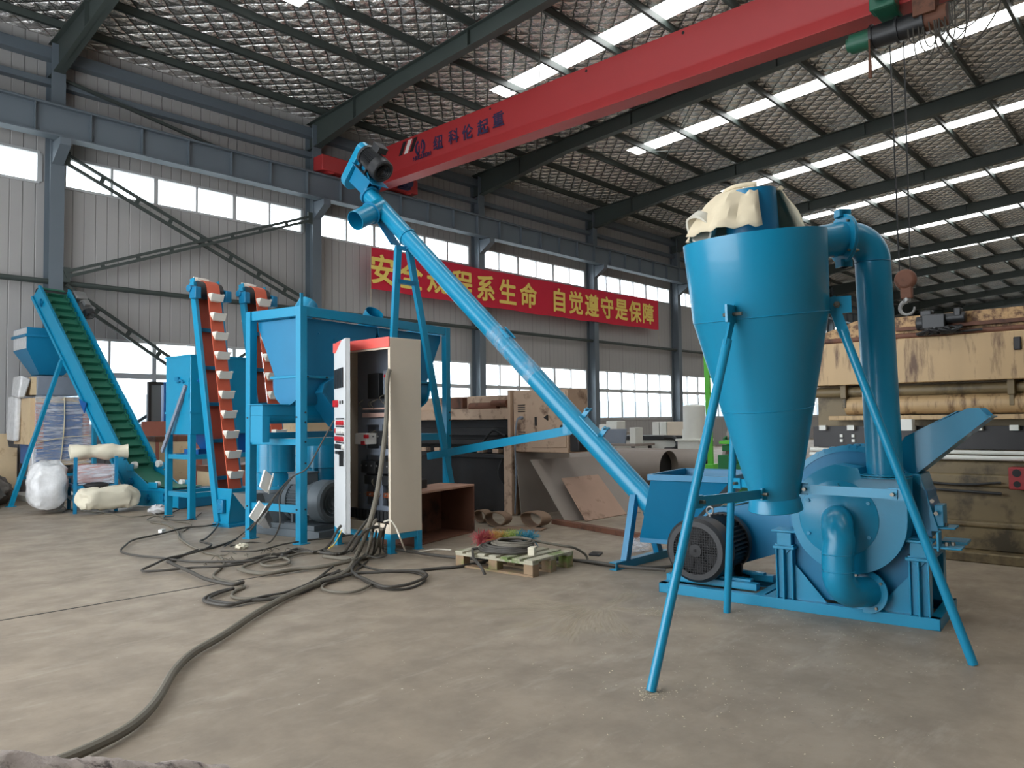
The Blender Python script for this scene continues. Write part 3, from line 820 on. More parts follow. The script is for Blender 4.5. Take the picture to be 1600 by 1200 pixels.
# suction elbow from the fan eye down to the bin
path = [V((-.585, -.045, .665)), V((-.58, -.1, .668))] + [V((-.57 + .006 * i, -.12 - .11 * math.sin(i * PI / 12), .668 - .12 * (1 - math.cos(i * PI / 12)))) for i in range(1, 7)]
path += [V((-.545, -.235, .46)), V((-.545, -.235, .34))] + [V((-.545 + .07 * (1 - math.cos(i * PI / 12)), -.235 + .13 * (1 - math.cos(i * PI / 12)), .34 - .135 * math.sin(i * PI / 12))) for i in range(1, 7)] + [V((-.43, .0, .195)), V((-.4, .08, .19))]
mb = MB(HT); mb.tube(spline(path, 3), .098, 28); sp = mb.build('suction_elbow', M['blue'], hm)
mb = MB(HT)
for z in (.47, .36): mb.lathe([(.098, -.004), (.102, 0), (.098, .004)], (-.545, -.235, z), (0, 0, 1), 28)
mb.build('weld_seam', M['blue'], sp)
d = V((.24, .95, -.05)).normalized()
mb = MB(HT); mb.cyl(V((-.43, .0, .195)), V((-.43, .0, .195)) + d * .012, .14, n=32); fl = mb.build('pipe_flange', M['blue'], sp)
mb = MB(HT)
for i in range(4):
    s, u, dd = frame_of(d); a = .6 + i * PI / 2; mb.hexbolt(V((-.43, 0, .195)) + (s * math.cos(a) + u * math.sin(a)) * .12, -d, .01, .012)
mb.build('flange_bolt', M['bolt'], fl)
# feed chute rising to the right
mb = MB(HT)
c0, c1, c2, c3, c4 = (-0.257,0.3,1.238), (0.158,0.3,1.407), (0.223,0.3,1.41), (0.275,0.3,1.351), (-0.174,0.3,0.959)
face = [(-.22, c0[2] - .02), (c1[0], c1[2]), (c2[0], c2[2]), (c3[0], c3[2]), (c4[0], c4[2]), (-.2, .86), (-.34, .98)]
y0, y1, t = .28, .66, .008
mb.prism([(x, y0, z) for x, z in face], (0, t, 0)); mb.prism([(x, y1, z) for x, z in face], (0, t, 0))
mb.prism([(c4[0], y0, c4[2]), (c3[0], y0, c3[2]), (c3[0], y1, c3[2]), (c4[0], y1, c4[2])], (0, 0, -t))
mb.prism([(-.22, y0, c0[2] - .02), (c1[0] - .06, y0, c1[2] - .015), (c1[0] - .06, y1, c1[2] - .015), (-.22, y1, c0[2] - .02)], (0, 0, -t))
mb.bar((c3[0], y0, c3[2]), (c3[0], y1, c3[2]), .03, .012)
mb.build('feed_chute', M['blue'], hm)
mb = MB(HT); mb.box((-.42, .3, 1.2), (.1, .012, .2)); mb.box((-.37, .32, 1.12), (.02, .05, .16)); mb.build('chute_lug', M['blue'], hm)
# right hand access panels
mb = MB(HT)
mb.loft([[V((-.14, .2, .6)), V((-.02, .2, .6)), V((-.02, .55, .6)), V((-.14, .55, .6))], [V((-.2, .2, .97)), V((-.12, .2, .97)), V((-.12, .55, .97)), V((-.2, .55, .97))]])
mb.box((.02, .32, .62), (.1, .2, .012)); mb.box((.05, .1, .52), (.16, .16, .012)); mb.box((.0, .06, .56), (.014, .12, .12))
mb.box((-.02, .3, .7), (.05, .16, .14)); mb.box((.03, .52, .5), (.16, .2, .02))
mb.build('access_panel', M['blue'], hm, bevel=.003)
mb = MB(HT)
for p in ((.01, .28, .63), (.04, .08, .53), (.07, .12, .53), (-.05, .19, .8), (-.03, .19, .72)): mb.hexbolt(p, (0, 0, 1) if p[2] < .65 else (0, -1, 0), .014, .02)
mb.build('panel_bolt', M['bolt'], hm)
# belt guard behind the motor
mb = MB(HT)
pr = [V((-.95, .64, .8)), V((-1.62, .64, .62))] + [V((-1.68 + .23 * math.cos(a), .64, .37 + .25 * math.sin(a))) for a in [PI * (.55 + .9 * i / 12) for i in range(13)]] + [V((-1.62, .64, .13)), V((-.85, .64, .42)), V((-.8, .64, .6))]
mb.prism(pr, (0, .11, 0)); mb.bar((-.95, .66, .81), (-1.6, .66, .64), .1, .012)
mb.build('belt_guard', M['blue_old'], hm, bevel=.004)
MT = HT @ Matrix.Translation((-1.645, -.0, .35))
motor_parts(hm, MT, .245, .6, M['black'])

# ------------------------------------------------------------------ riser duct
rb = HT @ V((-.305, .06, .955))
rt = V((rb.x - .01, rb.y + .03, 2.40))
ad = thing('air_duct', 'tall blue riser pipe with elbow joining the fan to the cyclone', 'duct', (rb.x, rb.y, rb.z))
hd = V((-.768, .64, 0)).normalized(); zc = 2.56; br = .16
mb = MB(); mb.tube([rb + V((0, 0, .012)), rt], .112, 32); mb.build('riser', M['blue'], ad)
mb = MB()
pts = [rt]
for i in range(1, 11):
    a = i / 10 * PI / 2
    pts.append(rt + hd * (br * (1 - math.cos(a))) + V((0, 0, br * math.sin(a))))
fe = pts[-1] + hd * .05
pts.append(fe)
mb.tube(pts, .112, 32); eb = mb.build('elbow', M['blue'], ad)
mb = MB(); mb.lathe([(.112, -.004), (.116, 0), (.112, .004)], rt, (0, 0, 1), 32); mb.build('weld_seam', M['blue_old'], eb)
mb = MB(); mb.lathe([(.09, 0), (.165, 0), (.165, .008), (.09, .008), (.09, 0)], rb, (0, 0, 1), 36); mb.lathe([(.09, .014), (.165, .014), (.165, .022), (.09, .022), (.09, .014)], rb, (0, 0, 1), 36)
mb.build('base_flange', M['blue'], ad)
mb = MB(); mb.cyl(fe - hd * .014, fe - hd * .002, .165, n=36)
for s in (1, -1): mb.box(fe - hd * .008 + V((0, 0, s * .17)), (.07, .07, .05), Matrix.Rotation(math.atan2(hd.y, hd.x), 3, 'Z'))
mb.build('elbow_flange', M['blue'], ad, bevel=.002)
mb = MB(); s_, u_, _ = frame_of(hd)
for i in range(4):
    a = PI / 4 + i * PI / 2; c = fe + (s_ * math.cos(a) + u_ * math.sin(a)) * .14; mb.cyl(c - hd * .05, c + hd * .03, .009, n=8); mb.cyl(c - hd * .03, c - hd * .016, .016, n=6)
mb.build('flange_bolt', M['bolt'], ad)

# ------------------------------------------------------------------ cyclone
ct, cb = V((4.453,2.068,2.464)), V((4.661,2.067,0.828))
cy = thing('cyclone_separator', 'large blue cyclone cone standing on three pipe legs in front of the mill', 'cyclone', (ct.x, ct.y, 0))
ax = (ct - cb).normalized(); CH = (ct - cb).length
k = 1198.0
RT_, RS, RB_ = .424, .402, .14
zs = CH * .705; z2 = CH * .365
def cpt(z, r, ang):                       # point on the cyclone: height along the axis, radius, world azimuth
    s, u, d = frame_of(ax, V((0, 1, 0)))
    q = cb + ax * z; h = V((math.cos(ang), math.sin(ang), 0)); h = (h - ax * h.dot(ax)).normalized()
    return q + h * r
rcone = lambda z: RB_ + (RS - RB_) * z / zs
mb = MB(); mb.lathe([(RB_, .02), (rcone(z2), z2), (RS - .003, zs - .004), (RS, zs), (RT_, CH), (RT_ - .012, CH), (RT_ - .014, CH - .012), (.01, CH - .012)], cb, ax, 72); body = mb.build('cyclone_body', M['blue'], cy)
mb = MB(); mb.lathe([(rcone(z2) - .002, -.004), (rcone(z2) + .004, 0), (rcone(z2) - .002, .004)], cb + ax * z2, ax, 72); mb.cut(); mb.lathe([(RS - .004, -.004), (RS + .005, 0), (RS - .002, .005)], cb + ax * zs, ax, 72)
mb.build('weld_seam', M['blue'], body)
mb = MB(); mb.lathe([(.14, -.035), (.162, -.04), (.165, -.036), (.152, .03), (.14, .05)], cb, ax, 40); mb.build('outlet_collar', M['blue'], cy)
mb = MB(); o = ct + ax * -.012; mb.lathe([(.155, -.05), (.155, .3), (.15, .3), (.145, -.05)], o, ax, 40); mb.build('outlet_pipe', M['blue_old'], cy)
# inlet pipe from the duct flange
ie = fe + hd * .66 + V((0, 0, -.13))
mb = MB(); mb.tube([fe + hd * .004, fe + hd * .02, ie], .112, 32); inl = mb.build('inlet_pipe', M['blue'], cy)
mb = MB(); mb.cyl(fe + hd * .0, fe + hd * .012, .165, n=36)
for s in (1, -1): mb.box(fe + hd * .006 + V((0, 0, s * .17)), (.07, .07, .05), Matrix.Rotation(math.atan2(hd.y, hd.x), 3, 'Z'))
mb.build('inlet_flange', M['blue'], inl, bevel=.002)
feet = [V((3.334,2.15,0)), V((5.009,2.592,0)), V((4.829,1.043,0))]
straps = [((0.895,0.513,1.27), (0.953,0.449,1.284))]
for i, f in enumerate(feet):
    ang = (math.atan2(f.y - ct.y, f.x - ct.x))
    if i == 0: ang += .15
    q = cpt(zs + .03, RS + .02, ang); h = V((math.cos(ang), math.sin(ang), 0))
    mb = MB(); d = (q - f).normalized(); ft = f + V((0, 0, .002))
    mb.cyl(ft, f + d * ((q - f).length - .16), .0255, n=20)
    lg = mb.build('leg', M['blue'], cy)
    mb = MB(); mb.bar(f + d * ((q - f).length - .2), q + d * .05, .014, .06, h); mb.build('leg_tab', M['blue'], lg)
    mb = MB(); mb.bar(cpt(zs + .03, RS - .02, ang) , q + h * .1, .014, .1, (0, 0, 1)); mb.build('bracket', M['blue'], cy)
    mb = MB(); tn = V((-math.sin(ang), math.cos(ang), 0)); mb.cyl(q + h * .02 - tn * .05, q + h * .02 + tn * .06, .011, n=8); mb.cyl(q + h * .02 - tn * .03, q + h * .02 - tn * .015, .02, n=6); mb.build('bracket_bolt', M['bolt'], cy)
    # tie strap low down
    tz = .915
    tl = (tz - f.z) / max(.01, (q.z - f.z)); pl = f + (q - f) * tl
    pc = cpt(.09, RB_ + .01, ang); pc = V((pc.x, pc.y, pc.z)); hh = (pc - pl).normalized()
    mb = MB(); mb.bar(pl, pl + hh * .1, .012, .07); mb.bar(pc - hh * .05, pc + hh * .02, .012, .07); t2 = V((-hh.y, hh.x, 0)) * .012
    mb.bar(pl + hh * .05 + t2, pc - hh * .02 + t2, .012, .055); st = mb.build('tie_strap', M['blue'], cy)
    mb = MB(); mb.cyl(pl + hh * .07 - t2 * 3, pl + hh * .07 + t2 * 4, .011, n=8); mb.cyl(pc - hh * .04 - t2 * 3, pc - hh * .04 + t2 * 4, .011, n=8); mb.build('strap_bolt', M['bolt'], st)

# filter cloth slumped over the outlet
dbag = thing('dust_bag', 'beige cloth dust bag draped over the top outlet of the cyclone', 'bag', tuple(ct + V((0, 0, 0))))
view = V((-ct.x, -ct.y, 0)).normalized(); side = V((view.y, -view.x, 0))       # side: towards the left of the cyclone seen from its front
mb = MB(); rows = []
nA = 40
for j in range(9):
    t = j / 8; row = []
    for i in range(nA + 1):
        a = math.radians(100 - 290 * i / nA)          # front-left round the back
        ripple = 1 + .05 * math.sin(i * 1.3) + .03 * math.sin(i * 2.9 + j)
        left = max(0, math.cos(a - math.radians(0)))
        r = (.165 + .19 * t ** 1.1 * (0.72 + .5 * max(0, math.cos(a))) ) * ripple
        z = .285 - .27 * t ** 1.25 * (1 + .04 * math.sin(i * 2)) + .05 * math.sin(t * PI) * max(0, math.cos(a))
        z = max(z, .0)
        row.append(ct + side * (math.cos(a) * r) + view * (math.sin(a) * r * .95) + V((0, 0, z)))
    rows.append(row)
inner = [[p + (ct - p) * V((1, 1, 0)).length * 0 + V((0, 0, -.004)) - (V((p.x - ct.x, p.y - ct.y, 0)).normalized() * .006) for p in row] for row in rows]
top = [rows[0][i] * .5 + (ct + V((0, 0, .305))) * .5 for i in range(nA + 1)]
mb.loft([[ct + V((0, 0, .31)) + (p - ct) * .05 for p in rows[0]], top] + rows, (False, False), closed=False)
b_ = mb.build('cloth', M['bag'], dbag)
sm = b_.modifiers.new('thickness', 'SOLIDIFY'); sm.thickness = .006
mb = MB(); mb.tube(spline([rows[0][i] + V((0, 0, .012)) for i in range(0, nA + 1, 3)], 3), .014, 8); mb.build('hem', M['bag'], dbag)
mb = MB(); c = ct + side * .3 + view * .1 + V((0, 0, .075))
mb.lathe([(.05, -.1), (.09, -.02), (.1, .03), (.085, .03), (.075, -.02), (.04, -.1)], c, (side * .6 + view * .6 + V((0, 0, -.5))), 20); mb.v = [p + V((0, 0, .012 * math.sin(p.x * 60))) for p in mb.v]; mb.build('sleeve', M['bag_in'], dbag)

# ------------------------------------------------------------------ screw conveyor
A0 = V((6.189, 4.111, .703)); AD = V((-.033, .7355, .6767)).normalized(); AN = V((0, -.677, .736))
AN = (AN - AD * AN.dot(AD)).normalized(); AS = AD.cross(AN)
ax_ = lambda s: A0 + AD * s
sc = thing('screw_conveyor', 'long inclined blue screw conveyor tube rising over the control cabinet', 'screw conveyor', (6.2, 4.05, 0))
mb = MB(); mb.cyl(ax_(-.72), ax_(5.28), .106, n=36); tb = mb.build('tube', M['blue'], sc)
mb = MB()
for s in (4.32,): mb.cyl(ax_(s - .012), ax_(s + .012), .118, n=36)
mb.cyl(ax_(2.25), ax_(2.262), .11, n=36); mb.build('pipe_joint', M['blue'], tb, each=True)
mb = MB()
for sg in (1, -1):
    c = ax_(2.26) + AN * .1 + AS * sg * .05; mb.cut(); mb.bar(c - AD * .07, c + AD * .07, .012, .05, tuple(AN)); mb.cyl(c - AD * .1 + AN * .015, c + AD * .1 + AN * .015, .01, n=8)
mb.build('joint_lug', M['blue'], tb)
mb = MB()
for s in (.62, .9):
    mb.cut(); c = ax_(s) + AN * .105; mb.bar(c, c + AN * .1, .02, .05, tuple(AD)); mb.bar(c + AN * .09 - AS * .06, c + AN * .09 + AS * .06, .018, .018, tuple(AD))
mb.build('hatch_handle', M['blue'], tb)
mb = MB(); mb.box(ax_(.76) + AN * .1, (.12, .3, .012), Matrix((AS, AD, AN)).transposed()); mb.build('hatch_plate', M['blue'], tb)
mb = MB(); pts_ = []
for s in [1.62 + .05 * i for i in range(17)]:
    pts_.append(ax_(s))
mb.tube(pts_, [.1085 + .002 * (i % 2) for i in range(17)], 36, cap=(False, False)); mb.build('film_wrap', M['tube_film'], tb)
# head: spout
spd = V((-.86, -.08, -.5)).normalized(); c = ax_(5.0)
mb = MB(); mb.pipe(c, c + spd * .5, .122, .006, 32); sp_ = mb.build('outlet_spout', M['blue'], sc)
mb = MB(); mb.lathe([(.12, -.006), (.145, -.006), (.145, .006), (.12, .006)], c + spd * .2, spd, 32); mb.build('spout_flange', M['blue_old'], sp_)
mb = MB(); mb.bar(ax_(4.95) - AN * .11 - AS * .02, ax_(4.45) - AN * .2, .16, .012, tuple(AN)); mb.build('slide_plate', M['blue_old'], sp_)
# head bracket, belt guard, motor
mb = MB(); mb.cyl(ax_(5.28), ax_(5.33), .13, n=32)
for sg in (-1, 1): mb.prism([ax_(5.3) + AS * sg * .1 - AN * .02, ax_(5.3) + AS * sg * .1 + AN * .2, ax_(5.72) + AS * sg * .07 + AN * .34, ax_(5.72) + AS * sg * .07 - AN * .05], AS * .012)
mb.bar(ax_(5.2) + AN * .2, ax_(5.76) + AN * .2, .26, .014, tuple(AN))
mb.cyl(ax_(5.33), ax_(5.72), .05, n=18); mb.build('head_bracket', M['blue_old'], sc, bevel=.003)
mb = MB(); gp = []
for i in range(13):
    a = PI * i / 12; gp.append(ax_(5.74) + AN * (.38 + .1 * math.sin(a)) + AS * (.1 * math.cos(a)))
for i in range(13):
    a = PI * i / 12; gp.append(ax_(5.74) + AN * (-.04 - .13 * math.sin(a)) - AS * (.12 * math.cos(a)))
mb.prism(gp, AD * .11); mb.build('belt_guard', M['blue'], sc, bevel=.006)
XM = Matrix((AS, AD, AN)).transposed().to_4x4()
motor_parts(sc, Matrix.Translation(ax_(5.26) + AN * .37) @ XM, .15, .46, M['black'], box_at=(.0, .26, .19), fan_open=False, feet=True)
# supports
mb = MB()
for sg, xt, xf in ((1, 5.86, 5.62), (2, 6.03, 6.82)):
    mb.cut(); mb.bar((xt, 7.25, 3.46), (xf, 7.25, .005), .085, .05, (0, 1, 0))
mb.build('support_leg', M['blue'], sc, bevel=.003)
mb = MB(); mb.cut(); mb.bar((5.82, 7.25, 3.46), (6.12, 7.2, 3.46), .05, .05); mb.cut(); mb.bar((5.83, 7.25, 3.05), (6.12, 7.25, 3.05), .06, .05); mb.cut(); mb.bar((6.0, 7.25, 3.45), (6.05, 7.2, 3.55), .16, .02)
mb.build('crossbar', M['blue_old'], sc)
mb = MB(); mb.bar((6.28, 7.22, .92), (6.15, 4.86, 1.25), .014, .09); mb.box((6.155, 4.9, 1.27), (.02, .12, .12)); mb.build('tie_bar', M['blue'], sc)
mb = MB(); channel(mb, (5.72, 4.03, 0), (6.62, 4.03, 0), (0, 1, 0), .07, .07); mb.build('foot_rail', M['blue'], sc)
mb = MB(); mb.cut(); mb.bar((5.9, 4.05, .06), (6.1, 4.07, .64), .07, .06, (0, 1, 0)); mb.cut(); mb.bar((6.48, 4.06, .06), (6.26, 4.08, .62), .07, .06, (0, 1, 0))
mb.build('foot_leg', M['blue_old'], sc)
FL = V((5.82, 3.70, .87)); f1 = V((.175, -.985, 0)); f2 = V((.985, .175, 0))
FL = FL + f2 * .0
def rect(o, a, b): return [o, o + a, o + a + b, o + b]
top = rect(FL, f1 * .68, f2 * .86)
lip = rect(FL - f1 * .03 - f2 * .03, f1 * .74, f2 * .92)
bt = ax_(-.55) ; bot = rect(bt - f2 * .115 - f1 * .3 + V((0, 0, -.06)), f1 * .34, f2 * .23)
mb = MB(); dn = V((0, 0, -.05))
th = .008
ins = lambda L, c: [p + (c - p) * th for p in L]
cc = sum(top, V()) / 4
mb.loft([[p + dn for p in lip], lip, top, [p + dn for p in top], bot, [p + V((0, 0, -.01)) for p in bot], [p + dn - (cc - p).normalized() * .012 for p in top], [p + dn for p in lip]], (False, False))
mb.build('hopper', M['blue_old'], sc)
mb = MB(); mb.prism(bot, (0, 0, -.05)); mb.build('trough', M['blue_old'], sc)

# ------------------------------------------------------------------ mixer stand (local: x right, y back, z up)
ms = thing('mixer_stand', 'big blue steel stand carrying two mixing hoppers over the pellet mills', 'mixer', (4.752,7.612,0), 0.1758)
FT = parent_world(ms)
FW, FD, FZ = 2.68, .86, 2.68
mb = MB(FT)
for x in (0, FW):
    for y in (0, FD):
        mb.cut(); mb.box((x, y, FZ / 2), (.1, .08, FZ)); mb.box((x, y, .005), (.15, .13, .01))
mb.build('post', M['blue'], ms, bevel=.003)
mb = MB(FT)
for y in (0, FD): mb.cut(); mb.box((FW / 2, y, FZ - .055), (FW - .1, .06, .11))
for x in (0, FW): mb.cut(); mb.box((x, FD / 2, FZ - .055), (.06, FD - .08, .11))
for x in (0, FW):
    mb.cut(); mb.box((x, FD / 2, 1.14), (.05, FD - .08, .07)); mb.cut(); mb.box((x, FD / 2, .385), (.05, FD - .08, .085))
mb.cut(); mb.box((FW / 2, 0, 1.135), (FW - .1, .05, .09)); mb.cut(); mb.box((FW / 2, FD, 1.2), (FW - .1, .05, .08))
mb.build('cross_beam', M['blue'], ms, bevel=.003)
mb = MB(FT); mb.box((-.03, -.035, FZ + .07), (.04, .012, .14)); mb.build('lifting_lug', M['blue'], ms)
mb = MB(FT)
for z in (1.14, 1.36, 1.47, .385, .9): mb.hexbolt((.02, -.04, z), (0, -1, 0), .012, .008); mb.hexbolt((FW + .02, -.04, z), (0, -1, 0), .012, .008)
for z in (1.42, .385): mb.hexbolt((-.05, .02, z), (-1, 0, 0), .012, .008); mb.hexbolt((-.05, FD, z), (-1, 0, 0), .012, .008)
mb.build('frame_bolt', M['black'], ms, each=True)
for hx0, hx1, bx0, bx1 in ((.06, 1.30, .075, 1.08), (1.33, FW - .06, 1.56, 2.36)):
    mb = MB(FT)
    mb.loft([[V((hx0, .05, 2.56)), V((hx1, .05, 2.56)), V((hx1, FD - .05, 2.56)), V((hx0, FD - .05, 2.56))],
             [V((hx0, .05, 2.49)), V((hx1, .05, 2.49)), V((hx1, FD - .05, 2.49)), V((hx0, FD - .05, 2.49))],
             [V((bx0, .09, 1.9)), V((bx1, .09, 1.9)), V((bx1, .54, 1.9)), V((bx0, .54, 1.9))]])
    hp = mb.build('hopper', M['blue_old'], ms, bevel=.004)
    mb = MB(FT)
    for i in range(4): mb.hexbolt((hx0 + .25 + .25 * i, .055, 2.4 - .06 * i), (0, -1, .2), .012, .014)
    mb.build('hopper_bolt', M['blue_old'], hp, each=True)
    mb = MB(FT); mb.box(((bx0 + bx1) / 2, .315, 1.885), (bx1 - bx0 + .06, .53, .03)); mb.build('hopper_flange', M['blue'], hp, bevel=.003)
    mb = MB(FT)
    for i in range(4): mb.hexbolt((bx0 + .06 + (bx1 - bx0) * i / 3.4, .05, 1.885), (0, -1, 0), .012, .012)
    mb.build('flange_bolt', M['black'], hp, each=True)
    # mixing drum, U section lying along x
    us = [(.315 + .225 * math.cos(PI + PI * i / 16), 1.78 + .225 * math.sin(PI + PI * i / 16)) for i in range(17)]
    mb = MB(FT); mb.prism([V((bx0 - .02, .09, 1.87))] + [V((bx0 - .02, y, z)) for y, z in us] + [V((bx0 - .02, .54, 1.87))], (bx1 - bx0 + .04, 0, 0)); dr = mb.build('mixing_drum', M['blue_old'], ms)
    mb = MB(FT); e = bx1 + .02; mb.prism([V((e, .07, 1.87))] + [V((e, .315 + (y - .315) * 1.1, 1.78 + (z - 1.78) * 1.1)) for y, z in us] + [V((e, .56, 1.87))], (.02, 0, 0)); mb.build('drum_end', M['blue'], dr)
# rectangular feeder, drop legs and inclined chute
da, db = (-0.203,0.5,1.453), (0.924,0.5,1.466)
da = (-0.295,0.3,1.451)
mb = MB(FT); mb.span((da[0], .3, 1.44), (db[0] + .3, .5, 1.56)); mb.span((da[0] - .03, .27, 1.56), (db[0] + .3, .53, 1.572)); mb.cyl((da[0] + .1, .4, 1.44), (db[0] + .3, .4, 1.44), .09, n=20); mb.build('screw_feeder', M['blue'], ms, bevel=.003)
mb = MB(FT); mb.span((da[0], .3, 1.14), (da[0] + .1, .5, 1.44)); mb.build('feeder_drop', M['blue'], ms)
mb = MB(FT)
pp = [V((.30, -.02, 1.70)), V((.36, .02, 1.80)), V((.46, .02, 1.86)), V((.62, .02, 1.9)), V((1.2, .02, 1.9)), V((1.2, .02, 1.2)), V((.86, .02, 1.2)), V((.7, .02, 1.32)), V((.35, .02, 1.66))]
mb.prism(pp, (0, .3, 0)); mb.bar((.33, .0, 1.69), (.74, .0, 1.3), .03, .02, (0, 1, 0)); mb.build('side_chute', M['blue_old'], ms, bevel=.004)
for x, lean, inner in ((.34, V((.8, .1, 1)), 'blue_old'), (1.5, V((-.2, -.95, 1)), 'grille')):
    c = V((x, .42, FZ - .09)); d = FT.to_3x3() @ lean.normalized()
    mb = MB(); c = FT @ c; mb.pipe(c, c + d * .27, .125, .006, 32); s = mb.build('inlet_stub', M['blue'], ms)

# pellet mills
def pellet_mill(x, y, label):
    T = FT @ Matrix.Translation((x, y, 0))
    t = thing('pellet_mill', label, 'pellet mill', tuple(T.to_translation()), 0.1758, 'pellet mills under the mixer stand')
    mb = MB(T); mb.lathe([(.0, .54), (.27, .54), (.27, .58), (.21, .585), (.21, .74), (.25, .75), (.25, .93), (.255, .93), (.255, .945), (.25, .945), (.25, 1.1), (.235, 1.115), (.0, 1.12)], n=48); mb.build('roller_chamber', M['blue'], t)
    mb = MB(T)
    for i in range(4):
        a = i * PI / 2 + .3; mb.cyl((.235 * math.cos(a), .235 * math.sin(a), .58), (.235 * math.cos(a), .235 * math.sin(a), .75), .04, n=14)
    mb.build('pillar', M['blue'], t, each=True)
    mb = MB(T)
    for i in range(12):
        a = i * PI / 6; mb.hexbolt((.26 * math.cos(a), .26 * math.sin(a), .575), (0, 0, 1), .014, .018)
    mb.build('base_bolt', M['blue'], t, each=True)
    mb = MB(T); mb.cyl((0, 0, .06), (0, 0, .5), .24, .27, n=36); mb.cyl((0, 0, .5), (0, 0, .54), .29, n=36); mb.box((0, -.38, .12), (.42, 1.1, .06)); mb.box((0, -.38, .045), (.46, 1.3, .09))
    mb.build('gear_base', M['grey_motor'], t, bevel=.004)
    motor_parts(t, T @ Matrix.Translation((0.06, -.98, .41)), .255, .68, M['grey_motor'], fan_open=False, box_at=(-.1, .42, .27))
    return t
pellet_mill(.52, 1.06, 'front left blue pellet mill with grey motor behind the stand post')
pellet_mill(1.42, 1.14, 'right hand blue pellet mill half hidden behind the control cabinet')
dc = thing('discharge_chute', 'loose galvanised discharge chute standing under the blue stand', 'chute', (4.842,8.397,0))
q = V((4.966,8.568,0)) + V((.06, .0, 0)); mb = MB(); r1 = V((.985, .175, 0)); r2 = V((-.175, .985, 0))
lo = [q - r1 * .12 - r2 * .05, q + r1 * .16 - r2 * .05, q + r1 * .16 + r2 * .12, q - r1 * .12 + r2 * .12]
hi = [p + V((0, 0, .5)) - r1 * .1 + r2 * .28 for p in [q - r1 * .2 - r2 * .2, q + r1 * .16 - r2 * .2, q + r1 * .16 + r2 * .2, q - r1 * .2 + r2 * .2]]
mb.loft([lo, hi], (False, False)); mb.loft([[p * .99 + q * .01 for p in lo], [p * .97 + sum(hi, V()) / 4 * .03 for p in hi]], (False, False)); mb.build('shell', M['steel'], dc)

